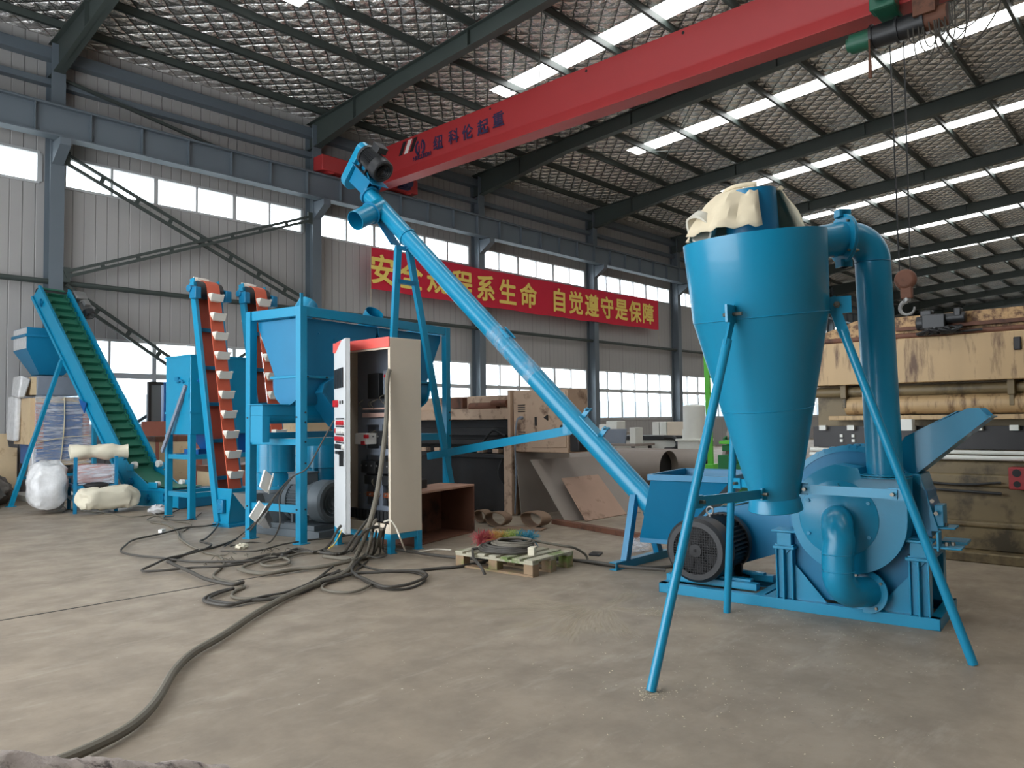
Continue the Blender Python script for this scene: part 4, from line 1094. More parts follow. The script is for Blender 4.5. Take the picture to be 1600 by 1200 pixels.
# ------------------------------------------------------------------ bucket elevators (local: x width, y lean direction, z up)
def elevator(loc, rz, label, side_box=True):
    t = thing('bucket_elevator', label, 'bucket elevator', loc, rz, 'bucket elevators')
    T = parent_world(t); H = 3.2; lean = .56 / 3.2; w = .195
    at = lambda x, y, z: V((x, y + lean * z, z))
    dz = V((0, lean, 1)).normalized(); dn = V((0, -1, lean)).normalized()
    mb = MB(T)
    for sx in (-1, 1):
        mb.cut(); mb.bar(at(sx * w, .07, .06), at(sx * w, .07, H + .1), .05, .1, tuple(dn)); mb.bar(at(sx * w, .07, H), at(sx * w, .07, H + .16), .02, .1, tuple(dn))
    mb.build('side_rail', M['blue'], t, bevel=.003)
    mb = MB(T)
    for z in (.62, 1.12, 1.62, 2.12, 2.65): mb.cut(); mb.bar(at(-w, .12, z), at(w, .12, z), .05, .05)
    mb.build('rail_tie', M['blue_old'], t)
    # belt: front run and return run as one strip over two pulleys
    bw = .2; pts = []
    f0, f1_ = at(0, -.095, .42), at(0, -.095, H)
    pts += [f0 + (f1_ - f0) * i / 12 for i in range(13)]
    c = at(0, .035, H); R_ = .13
    pts += [c + dn * (R_ * math.cos(a)) + dz * (R_ * math.sin(a)) for a in [PI * i / 10 for i in range(1, 11)]]
    b0, b1 = at(0, .165, H - .05), at(0, .165, .42)
    pts += [b0 + (b1 - b0) * i / 12 for i in range(13)]
    mb = MB(T); mb.ribbon(pts, bw, .012, (1, 0, 0)); belt = mb.build('belt', M['orange_belt'], t)
    # buckets riding the front run, a few on the back
    def bucket(p, out, up, flip=1):
        mb = MB(T); x = V((1, 0, 0)); hw = .085
        s = [(0, .0), (0, .085), (.1, .105), (.1, .085), (.055, 0)]
        loops = []
        for k, (wx) in enumerate((-1, 1)):
            loops.append([p + x * wx * hw * (1.08 if j in (1, 2, 3) else .55) + out * a + up * b for j, (a, b) in enumerate([(0, 0), (0, .09), (.1, .09), (.055, 0)])])
        mb.loft(loops); mb.loft([[q + up * .0 for q in loops[0]], [q - x * .014 for q in loops[0]]]); 
        # ears and rim
        for wx in (-1, 1): mb.box(p + x * wx * hw * 1.05 + out * .05 + up * .095, (.02, .1, .02))
        return mb.build('bucket', M['bucket'], belt)
    n = 10
    for i in range(n):
        z = .66 + i * (H - .78) / (n - 1); bucket(at(0, -.102, z - .05), dn, dz)
    for i in range(8): bucket(at(0, .172, .7 + i * .32), -dn, -dz)
    bucket(c + dz * .137 - dn * .05, dz, -dn)
    mb = MB(T); mb.cyl(at(-w + .02, .035, H), at(w - .02, .035, H), .122, n=28); mb.build('head_pulley', M['black'], t)
    mb = MB(T)
    for sx in (-1, 1): mb.cut(); mb.box(at(sx * (w + .05), -.03, H - .06), (.09, .14, .16)); mb.cyl(at(sx * (w - .0), .02, H), at(sx * (w + .12), .02, H), .05, n=18)
    mb.build('bearing', M['blue_old'], t, bevel=.01)
    # boot
    mb = MB(T)
    for sx in (-1, 1):
        mb.prism([V((sx * .19, -.13, .03)), V((sx * .19, -.2, .5)), V((sx * .19, .2, .5)), V((sx * .19, .2, .2)), V((sx * .19, .12, .03))], (sx * -.012, 0, 0))
    mb.prism([V((-.19, -.13, .03)), V((-.19, -.2, .5)), V((-.19, -.19, .5)), V((-.19, -.12, .03))], (.38, 0, 0)); mb.box((0, 0, .025), (.42, .34, .03))
    boot = mb.build('boot', M['blue'], t, bevel=.003)
    mb = MB(T); mb.cyl((-.25, -.02, .27), (.25, -.02, .27), .05, n=18); mb.box((-.22, -.02, .27), (.05, .12, .18)); mb.build('boot_bearing', M['blue_old'], boot, bevel=.01)
    mb = MB(T); mb.box((0, 0, .006), (.46, .4, .012)); mb.box((.0, -.1, .02), (.3, .1, .03)); mb.build('base_plate', M['blue_old'], t)
    return t
elevator((5.057,9.735,0), 0.1758, 'nearer orange belt bucket elevator with white buckets beside the blue stand')
elevator((5.757, 9.70, 0), 0.1758, 'farther orange belt bucket elevator half hidden behind the blue hopper')

# ------------------------------------------------------------------ cooler
co = thing('pellet_cooler', 'tall light blue box cooler on legs behind the nearer elevator', 'cooler', (4.937,10.74,0), .06)
CT = parent_world(co); cw, cd, c0z, c1z = .98, .66, 1.2, 2.34
mb = MB(CT)
for x in (0, cw):
    for y in (0, cd): mb.cut(); mb.box((x, y, .6), (.09, .07, 1.2)); mb.box((x, y, .005), (.12, .1, .01))
mb.build('leg', M['blue'], co, bevel=.003)
mb = MB(CT)
for z in (.88, .34):
    for y in (0, cd): mb.cut(); mb.box((cw / 2, y, z), (cw - .09, .05, .07))
    for x in (0, cw): mb.cut(); mb.box((x, cd / 2, z), (.05, cd - .07, .07))
mb.build('leg_tie', M['blue'], co, bevel=.003)
mb = MB(CT); mb.span((-.04, -.03, c0z), (cw + .04, cd + .03, c1z)); cb_ = mb.build('cooling_bin', M['blue'], co, bevel=.01)
mb = MB(CT)
mb.span((-.05, -.04, c0z + .3), (cw + .05, cd + .04, c0z + .33)); mb.cut(); mb.span((-.05, -.04, c1z - .03), (cw + .05, cd + .04, c1z)); mb.cut()
mb.span((-.052, .0, c0z + .5), (-.04, .2, c0z + .8))
mb.build('bin_rib', M['blue'], cb_)
mb = MB(CT); mb.tube([(-.06, .3, c0z + .75), (-.08, .2, c0z + .78), (-.08, .1, c0z + .74)], .015, 8); mb.box((-.06, .32, c0z + .8), (.03, .1, .06)); mb.build('latch', M['blue_old'], cb_)
mb = MB(CT); mb.loft([[V((.42, .1, .95)), V((.9, .1, .95)), V((.9, .5, .95)), V((.42, .5, .95))], [V((.3, .05, 1.2)), V((.94, .05, 1.2)), V((.94, .6, 1.2)), V((.3, .6, 1.2))]]); mb.box((.55, .3, .93), (.8, .4, .1)); mb.build('discharge_cone', M['royal'], co)
mb = MB(CT); mb.bar((-.07, .05, 1.9), (-.12, .62, .95), .035, .05); mb.cyl((-.07, .05, 1.9), (-.12, .62, .95), .02); mb.build('door_strut', M['grey_plate'], co)
mb = MB(CT); mb.bar((.12, -.06, 2.36), (.34, -.06, 2.36), .03, .04); mb.bar((.06, -.06, 1.95), (.34, -.06, 2.34), .03, .04); mb.build('top_strut', M['royal'], co)

# ------------------------------------------------------------------ green belt conveyor (local: x width, y up-slope, z up)
gc = thing('belt_conveyor', 'blue framed inclined conveyor with a cleated dark green belt', 'conveyor', (5.390,12.152,0), 0.2361)
GT = parent_world(gc); W_ = .56
sl = V((0, .633, .774)); nn = V((0, -.774, .633))
P_ = lambda x, s, n=0: V((x, 1.15, .04)) + sl * s + nn * n           # along the incline from the bend
LEN = 4.78
mb = MB(GT)
for x in (0, W_ - .02):
    mb.cut()
    mb.prism([P_(x, 0), P_(x, LEN), P_(x, LEN, .3), P_(x, .62, .3), P_(x, .4, .34), V((x, .72, .33)), V((x, .0, .29)), V((x, .0, .02)), V((x, 1.1, .02))], (.02, 0, 0))
    mb.bar(P_(x, .7, .31), P_(x, LEN, .31), .05, .014, tuple(nn)); mb.bar(P_(x, .1, 0), P_(x, LEN, 0), .05, .014, tuple(nn))
    if x == 0: mb.bar(P_(-.02, .1, .01), P_(-.02, LEN, .01), .05, .02, (1, 0, 0)); mb.bar(P_(-.02, .7, .3), P_(-.02, LEN, .3), .05, .02, (1, 0, 0))
mb.build('side_frame', M['blue'], gc)
mb = MB(GT); mb.box((W_ / 2, -.01, .15), (W_ + .06, .02, .28)); mb.prism([V((-.02, -.02, .27)), V((W_ + .5, -.02, .27)), V((W_ + .5, .5, .27)), V((W_, 1.0, .27)), V((-.02, 1.0, .27))], (0, 0, -.012)); mb.span((W_, 0, .03), (W_ + .5, .5, .25)); mb.build('feed_tray', M['blue_old'], gc)
belt = [P_(.08, .35, .14) + V((0, -.9, -.1)), P_(.08, .35, .14)]
mb = MB(GT)
pts = [V((W_ / 2, .1, .33)), V((W_ / 2, .7, .34)), P_(W_ / 2, .5, .2)] + [P_(W_ / 2, .6 + i * (LEN - .6) / 10, .2) for i in range(11)]
pts += [P_(W_ / 2, LEN + .02, .15) + sl * .0 + (nn * math.cos(a) + sl * math.sin(a)) * .08 for a in [PI * i / 6 for i in range(7)]]
pts += [P_(W_ / 2, LEN - .2, .05), P_(W_ / 2, .3, .05)]
mb.ribbon(pts, W_ - .12, .012, (1, 0, 0)); bl = mb.build('belt', M['green_belt'], gc)
n = 22
for i in range(n):
    s = .62 + i * (LEN - .75) / (n - 1); mb = MB(GT); c = P_(W_ / 2, s, .2); mb.bar(c + nn * .04 - V((.15, 0, 0)), c + nn * .04 + V((.15, 0, 0)), .014, .08, tuple(nn)); mb.build('cleat', M['green_belt'], bl)
mb = MB(GT)
for sx in (.08, W_ - .08):
    mb.cut(); q = [P_(sx, .55 + .06 * i, .2 + .02 + .05 * (i % 2)) for i in range(70)]; mb.ribbon(q, .02, .02, (1, 0, 0))
mb.build('sidewall', M['green_belt'], bl)
mb = MB(GT)
for x in (.05, W_ - .05): mb.cut(); mb.cyl(P_(x - .03, .52, .36), P_(x + .03, .52, .36), .06, n=18); mb.cut(); mb.cyl(V((x - .03, .6, .37)), V((x + .03, .6, .37)), .05, n=18)
mb.build('guide_roller', M['white'], gc)
mb = MB(GT)
for x in (-.02, W_): mb.cut(); mb.box(P_(x, .5, .33), (.03, .16, .12)); mb.cut(); mb.box(V((x, .62, .36)), (.03, .22, .1))
mb.build('roller_bracket', M['blue'], gc, bevel=.01)
mb = MB(GT)
for p in (P_(-.03, .3, .2), V((-.03, .35, .17)), V((-.03, .75, .14)), P_(-.03, LEN - .3, .16)): mb.cut(); mb.box(p, (.03, .12, .04)); mb.cyl(p - V((.03, 0, 0)), p + V((.03, 0, 0)), .04, n=14); mb.box(p, (.03, .04, .14))
mb.build('side_bearing', M['blue_old'], gc)
mb = MB(GT); mb.cyl(P_(.02, LEN, .15), P_(W_ - .02, LEN, .15), .075, n=24); mb.build('head_drum', M['black'], gc)
T = GT @ Matrix.Translation(P_(W_ + .24, LEN - .55, .2)) @ Matrix((V((1, 0, 0)), sl, nn)).transposed().to_4x4()
motor_parts(gc, T, .11, .36, M['steel'], cover=M['black'], fan_open=False, feet=False, eye=False, box_at=(-.06, .2, .13))
mb = MB(T); mb.box((-.06, .46, 0), (.24, .2, .22)); mb.build('gearbox', M['steel'], gc, bevel=.02)
mb = MB(GT)
for x, fx, fy in ((-.03, -.92, 3.05), (W_ + .02, W_ + .06, 3.2)):
    mb.cut(); mb.bar(P_(x, 3.2, .0), V((fx, fy, .005)), .06, .06, (1, 0, 0)); mb.box(V((fx, fy, .006)), (.12, .12, .012))
mb.build('support_leg', M['blue'], gc)
mb = MB(GT); mb.bar(V((-.76, 3.15, .46)), V((W_ + .06, 3.2, .46)), .05, .05); mb.build('leg_tie', M['blue'], gc)
mb = MB(GT); mb.prism([P_(-.05, 2.1, .1), P_(-.05, 2.3, -.02), P_(-.05, 2.0, -.05)], (.02, 0, 0)); mb.build('leg_lug', M['royal'], gc)

# ------------------------------------------------------------------ electrical control cabinet
KX, KY, KW, KD, K0, K1 = 4.975, 6.30, 1.0, .42, .2, 2.235
kc = thing('control_cabinet', 'tall beige electrical control cabinet with its door ajar on a blue base', 'control cabinet', (KX + KD / 2, KY + KW / 2, 0))
t = .02
mb = MB(); mb.span((KX, KY, K0), (KX + KD, KY + t, K1)); mb.span((KX, KY + KW - t, K0), (KX + KD, KY + KW, K1)); mb.span((KX + KD - t, KY + t, K0), (KX + KD, KY + KW - t, K1))
mb.span((KX, KY + t, K1 - t), (KX + KD - t, KY + KW - t, K1)); mb.span((KX, KY + t, K0), (KX + KD - t, KY + KW - t, K0 + t))
mb.span((KX, KY + t, K0 + t), (KX + .02, KY + KW - t, K0 + .1)); mb.span((KX, KY + t, K1 - .12), (KX + .02, KY + KW - t, K1 - t)); mb.span((KX, KY + t, K0 + .1), (KX + .02, KY + .035, K1 - .12))
mb.build('shell', M['cabinet'], kc, bevel=.004)
mb = MB(); mb.span((KX - .014, KY, K1 - .1), (KX + .0, KY + KW, K1 + .006)); mb.build('header', M['coral'], kc, bevel=.003)
mb = MB()
for x in (KX + .03, KX + KD - .03):
    for y in (KY + .03, KY + KW - .03): mb.cut(); mb.box((x, y, K0 / 2), (.06, .06, K0)); mb.box((x, y, .004), (.09, .09, .008))
mb.build('foot', M['blue'], kc, bevel=.002)
mb = MB()
for x in (KX + .03, KX + KD - .03): mb.cut(); mb.box((x, KY + KW / 2, K0 - .03), (.05, KW - .1, .06))
for y in (KY + .03, KY + KW - .03): mb.cut(); mb.box((KX + KD / 2, y, K0 - .03), (KD - .1, .05, .06))
mb.build('base_rail', M['blue'], kc)
mb = MB(); mb.span((KX + .3, KY + .03, K0 + .05), (KX + .31, KY + KW - .03, K1 - .05)); mb.build('back_plate', M['grey_plate'], kc)
mb = MB(); xf = KX + .17
for y in (KY + .05, KY + .38, KY + .66): mb.span((xf, y - .03, .4), (xf + .012, y + .03, 1.38))
for z in (.42, .72, 1.03, 1.36): mb.span((xf - .004, KY + .02, z - .035), (xf + .01, KY + .7, z + .035))
mb.build('mounting_rack', M['grey_plate'], kc)
def inner(name, mat, x, y, z, s, n=1, dy=0, bevel=.004):
    for i in range(n):
        mb = MB(); mb.box((x, y + dy * i, z), s); mb.build(name, mat, kc, bevel=bevel)
inner('main_breaker', M['grey_plate'], KX + .25, KY + .27, 1.78, (.12, .19, .26)); inner('breaker_toggle', M['red'], KX + .185, KY + .3, 1.85, (.02, .06, .03)); inner('breaker_toggle', M['black'], KX + .185, KY + .28, 1.78, (.03, .05, .06))
inner('transformer', M['black'], KX + .25, KY + .55, 1.75, (.1, .2, .28))
inner('contactor', M['black'], KX + .26, KY + .14, 1.62, (.08, .06, .08), 4, .07)
inner('small_breaker', M['white'], KX + .2, KY + .2, 1.53, (.06, .05, .07)); inner('small_breaker', M['red'], KX + .19, KY + .26, 1.53, (.06, .06, .06))
inner('wiring_duct', M['pink_duct'], KX + .2, KY + .38, 1.43, (.06, .66, .05)); inner('wiring_duct', M['pink_duct'], KX + .2, KY + .38, 1.5, (.05, .66, .02))
inner('meter_relay', M['white'], KX + .1, KY + .55, 1.175, (.14, .2, .12)); inner('relay_button', M['red'], KX + .03, KY + .45, 1.2, (.03, .06, .04)); inner('relay_button', M['red'], KX + .03, KY + .5, 1.13, (.03, .06, .04))
inner('contactor', M['black'], KX + .15, KY + .5, .87, (.12, .25, .13)); inner('contactor', M['black'], KX + .15, KY + .2, .87, (.12, .24, .13)); inner('contactor', M['black'], KX + .15, KY + .22, 1.18, (.12, .22, .16))
inner('overload_relay', M['black'], KX + .17, KY + .5, .73, (.1, .22, .1)); inner('overload_relay', M['black'], KX + .17, KY + .2, .73, (.1, .2, .1))
inner('bus_bar', M['copper'], KX + .17, KY + .5, .57, (.06, .2, .05)); inner('bus_bar', M['copper'], KX + .17, KY + .2, .57, (.06, .2, .05))
mb = MB()
for i in range(14): mb.box((KX + .1, KY + .06 + .06 * i, .36), (.06, .045, .1))
mb.build('terminal_strip', M['black'], kc, each=True)
mb = MB()
rr = random.Random(3)
for i in range(26):
    y = KY + .06 + .64 * rr.random(); z = rr.choice((.52, .66, .84, 1.16, 1.5, 1.56)); q = V((KX + .12 + .1 * rr.random(), y, z)); mb.tube(spline([q, q + V((-.03, .03 * rr.uniform(-1, 1), .06)), q + V((.03, .04 * rr.uniform(-1, 1), .1))], 4), .0045, 5)
mb.build('wiring', M['cable_grey'], kc)
mb = MB()
for i in range(20):
    y = KY + .08 + .6 * (i / 20); z = (.885, .58, 1.2)[i % 3]; mb.cyl((KX + .085, y, z), (KX + .1, y, z), .009, n=8)
mb.build('screw_terminal', M['steel'], kc, each=True)
# door, hinged on the far left, swung out about twenty degrees
th = math.radians(25); hx = V((KX, KY + KW, 0)); dv = V((-math.sin(th), -math.cos(th), 0)); nv = V((-math.cos(th), math.sin(th), 0))
DT = Matrix.Translation(hx) @ Matrix((dv, -nv, V((0, 0, 1)))).transposed().to_4x4()     # local: x along the door, y inward, z up
DWD = .71
mb = MB(DT); mb.span((0, 0, K0), (DWD, .012, K1 - .0)); mb.span((DWD - .014, 0, K0), (DWD, .05, K1)); mb.span((0, .01, K1 - .014), (DWD, .05, K1)); mb.span((0, .01, K0), (DWD, .05, K0 + .014))
door = mb.build('door', M['cabinet_door'], kc, bevel=.003)
mb = MB(DT); mb.prism([(.0, -.002, K1), (.0, -.002, K1 - .11), (.1, -.002, K1 - .11), (.5, -.002, K1)], (0, .002, 0)); mb.build('red_flash', M['coral'], door)
mb = MB(DT)
for i in range(4): mb.box((.12 + .14 * i, -.006, 1.83), (.105, .015, .21))
mb.build('meter', M['black'], door, each=True)
mb = MB(DT); mb.cyl((.25, -.002, 1.56), (.25, -.04, 1.56), .04, n=16); mb.box((.25, -.045, 1.56), (.03, .02, .07)); mb.build('selector_switch', M['red'], door)
mb = MB(DT)
for i in range(2): mb.cyl((.42 + .14 * i, -.002, 1.57), (.42 + .14 * i, -.012, 1.57), .02, n=12)
mb.build('pilot_lamp', M['black'], door, each=True)
for r, (z, m1) in enumerate(((1.36, 'red'), (1.275, 'white'), (1.19, 'red'), (1.105, 'black'))):
    mb = MB(DT); mb.box((.4, -.004, z), (.56, .008, .05)); mb.build('button_panel', M['cabinet_door'], door)
    for i in range(6):
        mb = MB(DT); mb.cyl((.19 + .085 * i, -.008, z - .01), (.19 + .085 * i, -.026, z - .01), .026, n=12); mb.build('push_button', M['white' if (r == 0 and i == 0) or (r == 3 and i == 5) else ('red' if r == 1 and i == 0 else m1)], door)
        mb = MB(DT); mb.box((.19 + .085 * i, -.009, z + .035), (.05, .004, .014)); mb.build('button_tag', M['black_ink'], door)
mb = MB(DT); mb.box((.62, -.03, .98), (.03, .04, .16)); mb.box((.52, -.05, 1.04), (.22, .02, .03)); mb.build('handle', M['black'], door)
mb = MB(); mb.bar((KX + .01, KY + KW - .03, .9), (KX + .01, KY + KW - .03, 1.5), .01, .05); mb.build('door_stay', M['cabinet'], kc)

# ------------------------------------------------------------------ pallet with cables
pa, pb, pc = V((4.91,5.313,0)), V((5.02,4.412,0)), V((5.645,4.455,0))
px_ = (pc - pb).normalized(); py_ = (pa - pb); py_ = (py_ - px_ * py_.dot(px_)).normalized()
PT = Matrix((px_, py_, V((0, 0, 1)))).transposed().to_4x4(); PT.translation = pb
plw, pll, ph = (pc - pb).length, (pa - pb).dot(py_), .145
pl = thing('pallet', 'weathered greenish wooden pallet loaded with coiled cable', 'pallet', tuple(pb), math.atan2(px_.y, px_.x))
nb = 7
for i in range(nb):
    y = .045 + (pll - .09) * i / (nb - 1); mb = MB(PT); mb.box((plw / 2, y, ph - .01), (plw, .085 if i not in (0, nb - 1) else .095, .02)); mb.build('deck_board', M['pallet'], pl, bevel=.002)
for i, x in enumerate((.05, plw / 2, plw - .05)):
    mb = MB(PT); mb.box((x, pll / 2, ph - .03), (.09, pll, .02)); mb.build('stringer_board', M['pallet'], pl); mb = MB(PT); mb.box((x, pll / 2, .009), (.09, pll, .018)); mb.build('bottom_board', M['pallet_block'], pl)
    for y in (.05, pll / 2, pll - .05): mb = MB(PT); mb.box((x, y, .062), (.09, .1, .086)); mb.build('block', M['pallet_block'], pl, bevel=.003)
CTR = PT @ V((plw * .45, pll * .55, ph))
def coil(name, label, cen, rx, ry, turns, r, tail, mat):
    rr = random.Random(len(label)); pts = []
    for i in range(turns * 14):
        a = 2 * PI * i / 14; f = 1 - .12 * rr.random() - .25 * (i / (turns * 14)); pts.append(cen + px_ * (rx * f * math.cos(a)) + py_ * (ry * f * math.sin(a) ) + V((0, 0, r + .011 * (i // 14) + .012 * rr.random())))
    pts = [V(p) for p in tail] + pts
    mb = MB(); mb.tube(spline(pts, 2), r, 8); o = mb.build(name, mat, None); tag(o, label, 'cable', 'cables lying on the pallet'); return o
coil('cable_coil', 'thick dark cable coiled on the pallet with its cut end hanging to the floor', CTR + V((0, 0, .002)), .26, .3, 4, .014, [V((4.857,4.825,-0)), V((4.862,4.877,0.06)), V((5.033,5.164,0.165))], M['rubber'])
coil('cable_coil', 'grey cable coil lying across the pallet with a tail over its right edge', CTR + px_ * .05 - py_ * .04 + V((0, 0, .05)), .22, .22, 3, .012, [V((5.957,4.527,0.012)), V((5.946,4.548,0.06)), V((5.797,4.555,0.14)), V((5.673,4.596,0.17))], M['cable_grey'])
mb = MB(); q = PT @ V((plw * .38, pll * .2, ph)); mb.box(q + V((0, 0, .035)), (.1, .06, .07), Matrix.Rotation(.5, 3, 'Z')); o = mb.build('cardboard_packet', M['cream'], None, bevel=.004); tag(o, 'small cream packet standing at the front of the pallet', 'packet')
fd = thing('fluffy_duster', 'multicoloured fluffy tuft in red, ochre, green and teal lying on the pallet cables', 'duster', tuple(CTR + V((0, 0, .1))))
f0, f1d = V((5.386,5.434,0.19)), V((5.715,5.016,0.19))
for k, mt in enumerate(('tuft_red', 'tuft_yellow', 'tuft_green', 'tuft_teal')):
    mb = MB(); rr = random.Random(k)
    for i in range(420):
        tt = (k + rr.random()) / 4; c = f0 + (f1d - f0) * tt
        d = V((rr.gauss(0, 1), rr.gauss(0, 1), rr.gauss(.15, .9))).normalized(); L = .075 + .035 * rr.random(); s, u, _ = frame_of(d); w = .0028
        p0, p1_ = c + d * .01, c + d * L + V((rr.gauss(0, .008), rr.gauss(0, .008), -.004))
        mb.add([p0 - s * w, p0 + s * w, p1_ + s * w * .6, p1_ - s * w * .6, p0 + u * w, p1_ + u * w], [(0, 1, 2, 3), (0, 4, 5, 3), (1, 4, 5, 2)])
    mb.build('tuft', M[mt], fd, flat=True)

# ------------------------------------------------------------------ brown open crate, belts, plates, floor rail
oc = thing('open_crate', 'brown rusted open box lying on its side beside the control cabinet', 'crate', (6.057,6.616,0))
q0, q1 = V((5.555,6.461,0)), V((6.565,6.689,0)); bx = (q1 - q0).normalized(); by = V((-bx.y, bx.x, 0)); L = (q1 - q0).length; hh = .56; dp = .5
BT = Matrix((bx, by, V((0, 0, 1)))).transposed().to_4x4(); BT.translation = q0 - bx * .12; L += .12
mb = MB(BT); mb.span((0, .02, .0), (L, dp, .02)); mb.build('bottom_panel', M['rust'], oc, bevel=.003)
mb = MB(BT); mb.span((L - .02, 0, .02), (L, dp, hh)); mb.cut(); mb.span((0, 0, .02), (.02, dp, hh)); mb.build('side_panel', M['rust'], oc, bevel=.003)
mb = MB(BT); mb.span((.02, dp - .02, .02), (L - .02, dp, hh)); mb.build('back_panel', M['rust'], oc)
mb = MB(BT); mb.span((0, 0, hh), (L, dp * .48, hh + .025)); mb.cut(); mb.span((0, dp * .5, hh), (L, dp, hh + .025)); mb.build('top_plank', M['rust_light'], oc, bevel=.003)
mb = MB(BT); mb.span((.08, .22, hh + .026), (.5, .42, hh + .13)); o = mb.build('steel_block', M['dark_steel'], None, bevel=.01); tag(o, 'dark steel block lying on the brown crate', 'steel block')
mb = MB(BT); mb.span((.16, .18, .021), (.34, .4, .2)); o = mb.build('cardboard_box', M['cardboard'], None, bevel=.004); tag(o, 'brown cardboard box inside the open crate', 'box')
def belt_loop(label, c, rx, ry, ang, w, z0=0.008):
    pts = []; d = V((math.cos(ang), math.sin(ang), 0)); s = V((-d.y, d.x, 0))
    for i in range(28):
        a = 2 * PI * i / 27; pts.append(V(c) + d * (rx * math.cos(a) * (1 + .15 * math.sin(a))) + V((0, 0, z0 + ry + ry * .96 * math.sin(a))) + s * (.06 * math.sin(a * .5)))
    mb = MB(); mb.ribbon(pts, w, .012, s); o = mb.build('conveyor_belt', M['sand_rubber'], None); tag(o, label, 'belt', 'loops of old belting on the floor'); return o
belt_loop('loop of brown belting nearest the open crate', (7.151,6.829,0), .17, .09, 1.75, .16)
belt_loop('small dark loop of belting behind the first one', (7.293,7.235,0), .12, .08, 1.6, .14)
belt_loop('loop of brown belting beside the leaning steel plates', (7.403,6.408,0), .2, .095, 1.55, .18)
mb = MB(); mb.bar((6.966,6.719,0.014), (7.208,6.137,0.014), .2, .012)
o = mb.build('conveyor_belt', M['sand_rubber'], None); tag(o, 'flat strip of brown belting joining the loops on the floor', 'belt', 'loops of old belting on the floor')
mb = MB(); mb.bar(V((7.758,6.428,0)) + V((0, 0, .03)), V((7.305,4.526,0)) + V((0, 0, .03)), .1, .06); o = mb.build('steel_rail', M['rust'], None, bevel=.004); tag(o, 'long brown steel bar lying on the floor behind the pallet', 'steel bar')
def plate(name, label, bl, br, tl, tr, mat, th=.012):
    bl, br, tl, tr = map(V, (bl, br, tl, tr)); n = (br - bl).cross(tl - bl).normalized() * th
    if n.y > 0: n = -n
    mb = MB(); mb.prism([bl, br, tr, tl], n); o = mb.build(name, mat, None, bevel=.001); return tag(o, label, 'steel plate', 'steel plates leaning on the old machine')
plate('steel_plate', 'tall grey steel plate leaning on the beige machine cabinet, behind the others', (8.06, 7.28, 0), (9.15, 7.18, 0), (8.06, 7.38, .885), (9.15, 7.28, .885), M['plate_a'])
plate('steel_plate', 'slanting dark grey steel plate in the middle of the leaning plates', (7.94,6.393,0), (9.382,6.174,0), (7.97,7.023,0.796), V((9.382,6.174,0)) + V((7.97,7.023,0.796)) - V((7.94,6.393,0)), M['plate_a'])
plate('steel_plate', 'reddish brown steel plate at the front of the leaning plates', (8.153,6.217,0), (9.349,6.218,0), (8.2,6.658,0.542), V((9.349,6.218,0)) + V((8.2,6.658,0.542)) - V((8.153,6.217,0)), M['plate_b'])

# small litter on the floor
mb = MB(); mb.box(V((6.255,4.649,0)) + V((0, 0, .012)), (.16, .11, .022), Matrix.Rotation(.4, 3, 'Z')); o = mb.build('plastic_tray', M['black'], None, bevel=.006); tag(o, 'flat black plastic case on the floor right of the pallet', 'case')
def crumple(name, label, cat, p, r, mat, sq=(1, 1, .6), seed=1):
    rr = random.Random(seed); mb = MB(); mb.sphere(V(p) + V((0, 0, r * sq[2] * .9)), r, 18, 12, sq); mb.v = [q + V((rr.gauss(0, r * .1), rr.gauss(0, r * .1), rr.gauss(0, r * .07))) for q in mb.v]; mb.v = [V((q.x, q.y, max(q.z, .001))) for q in mb.v]
    o = mb.build(name, mat, None); return tag(o, label, cat)
crumple('plastic_bag', 'crumpled clear plastic bag beside the conveyor foot', 'plastic bag', (6.663,4.432,0), .13, M['film'], (1.3, 1, .55), 4)
crumple('plastic_bag', 'pale blue crumpled plastic under the belt conveyor', 'plastic bag', (4.933,11.821,0), .12, M['wrap'], (1.3, 1, .6), 5)
mb = MB(); mb.box(V((4.133,9.805,0)) + V((0, 0, .02)), (.08, .05, .04), Matrix.Rotation(.6, 3, 'Z')); o = mb.build('paper_tag', M['white'], None); tag(o, 'small white block among the cables left of the elevator', 'tag')
crumple('cloth_scrap', 'small pinkish scrap among the floor cables in front of the stand', 'scrap', (4.154,7.825,0), .06, M['cream'], (1.3, .8, .5), 6)

for lab, p, sz, rot in (('white folded paper tucked among the cables above the stand bar', (4.394,7.757,0.717), (.16, .02, .2), (.5, .5)), ('white folded paper hanging under the stand bar by the galvanised chute', (4.268,7.694,0.397), (.13, .02, .2), (.2, .7))):
    mb = MB(); R3 = Matrix.Rotation(rot[0], 3, 'Z') @ Matrix.Rotation(rot[1], 3, 'Y'); mb.box(p, sz, R3); mb.box(V(p) + R3 @ V((sz[0] * .4, -.03, 0)), (sz[0] * .8, .012, sz[2]), R3 @ Matrix.Rotation(.5, 3, 'Z'))
    o = mb.build('folded_paper', M['white'], None); tag(o, lab, 'paper')

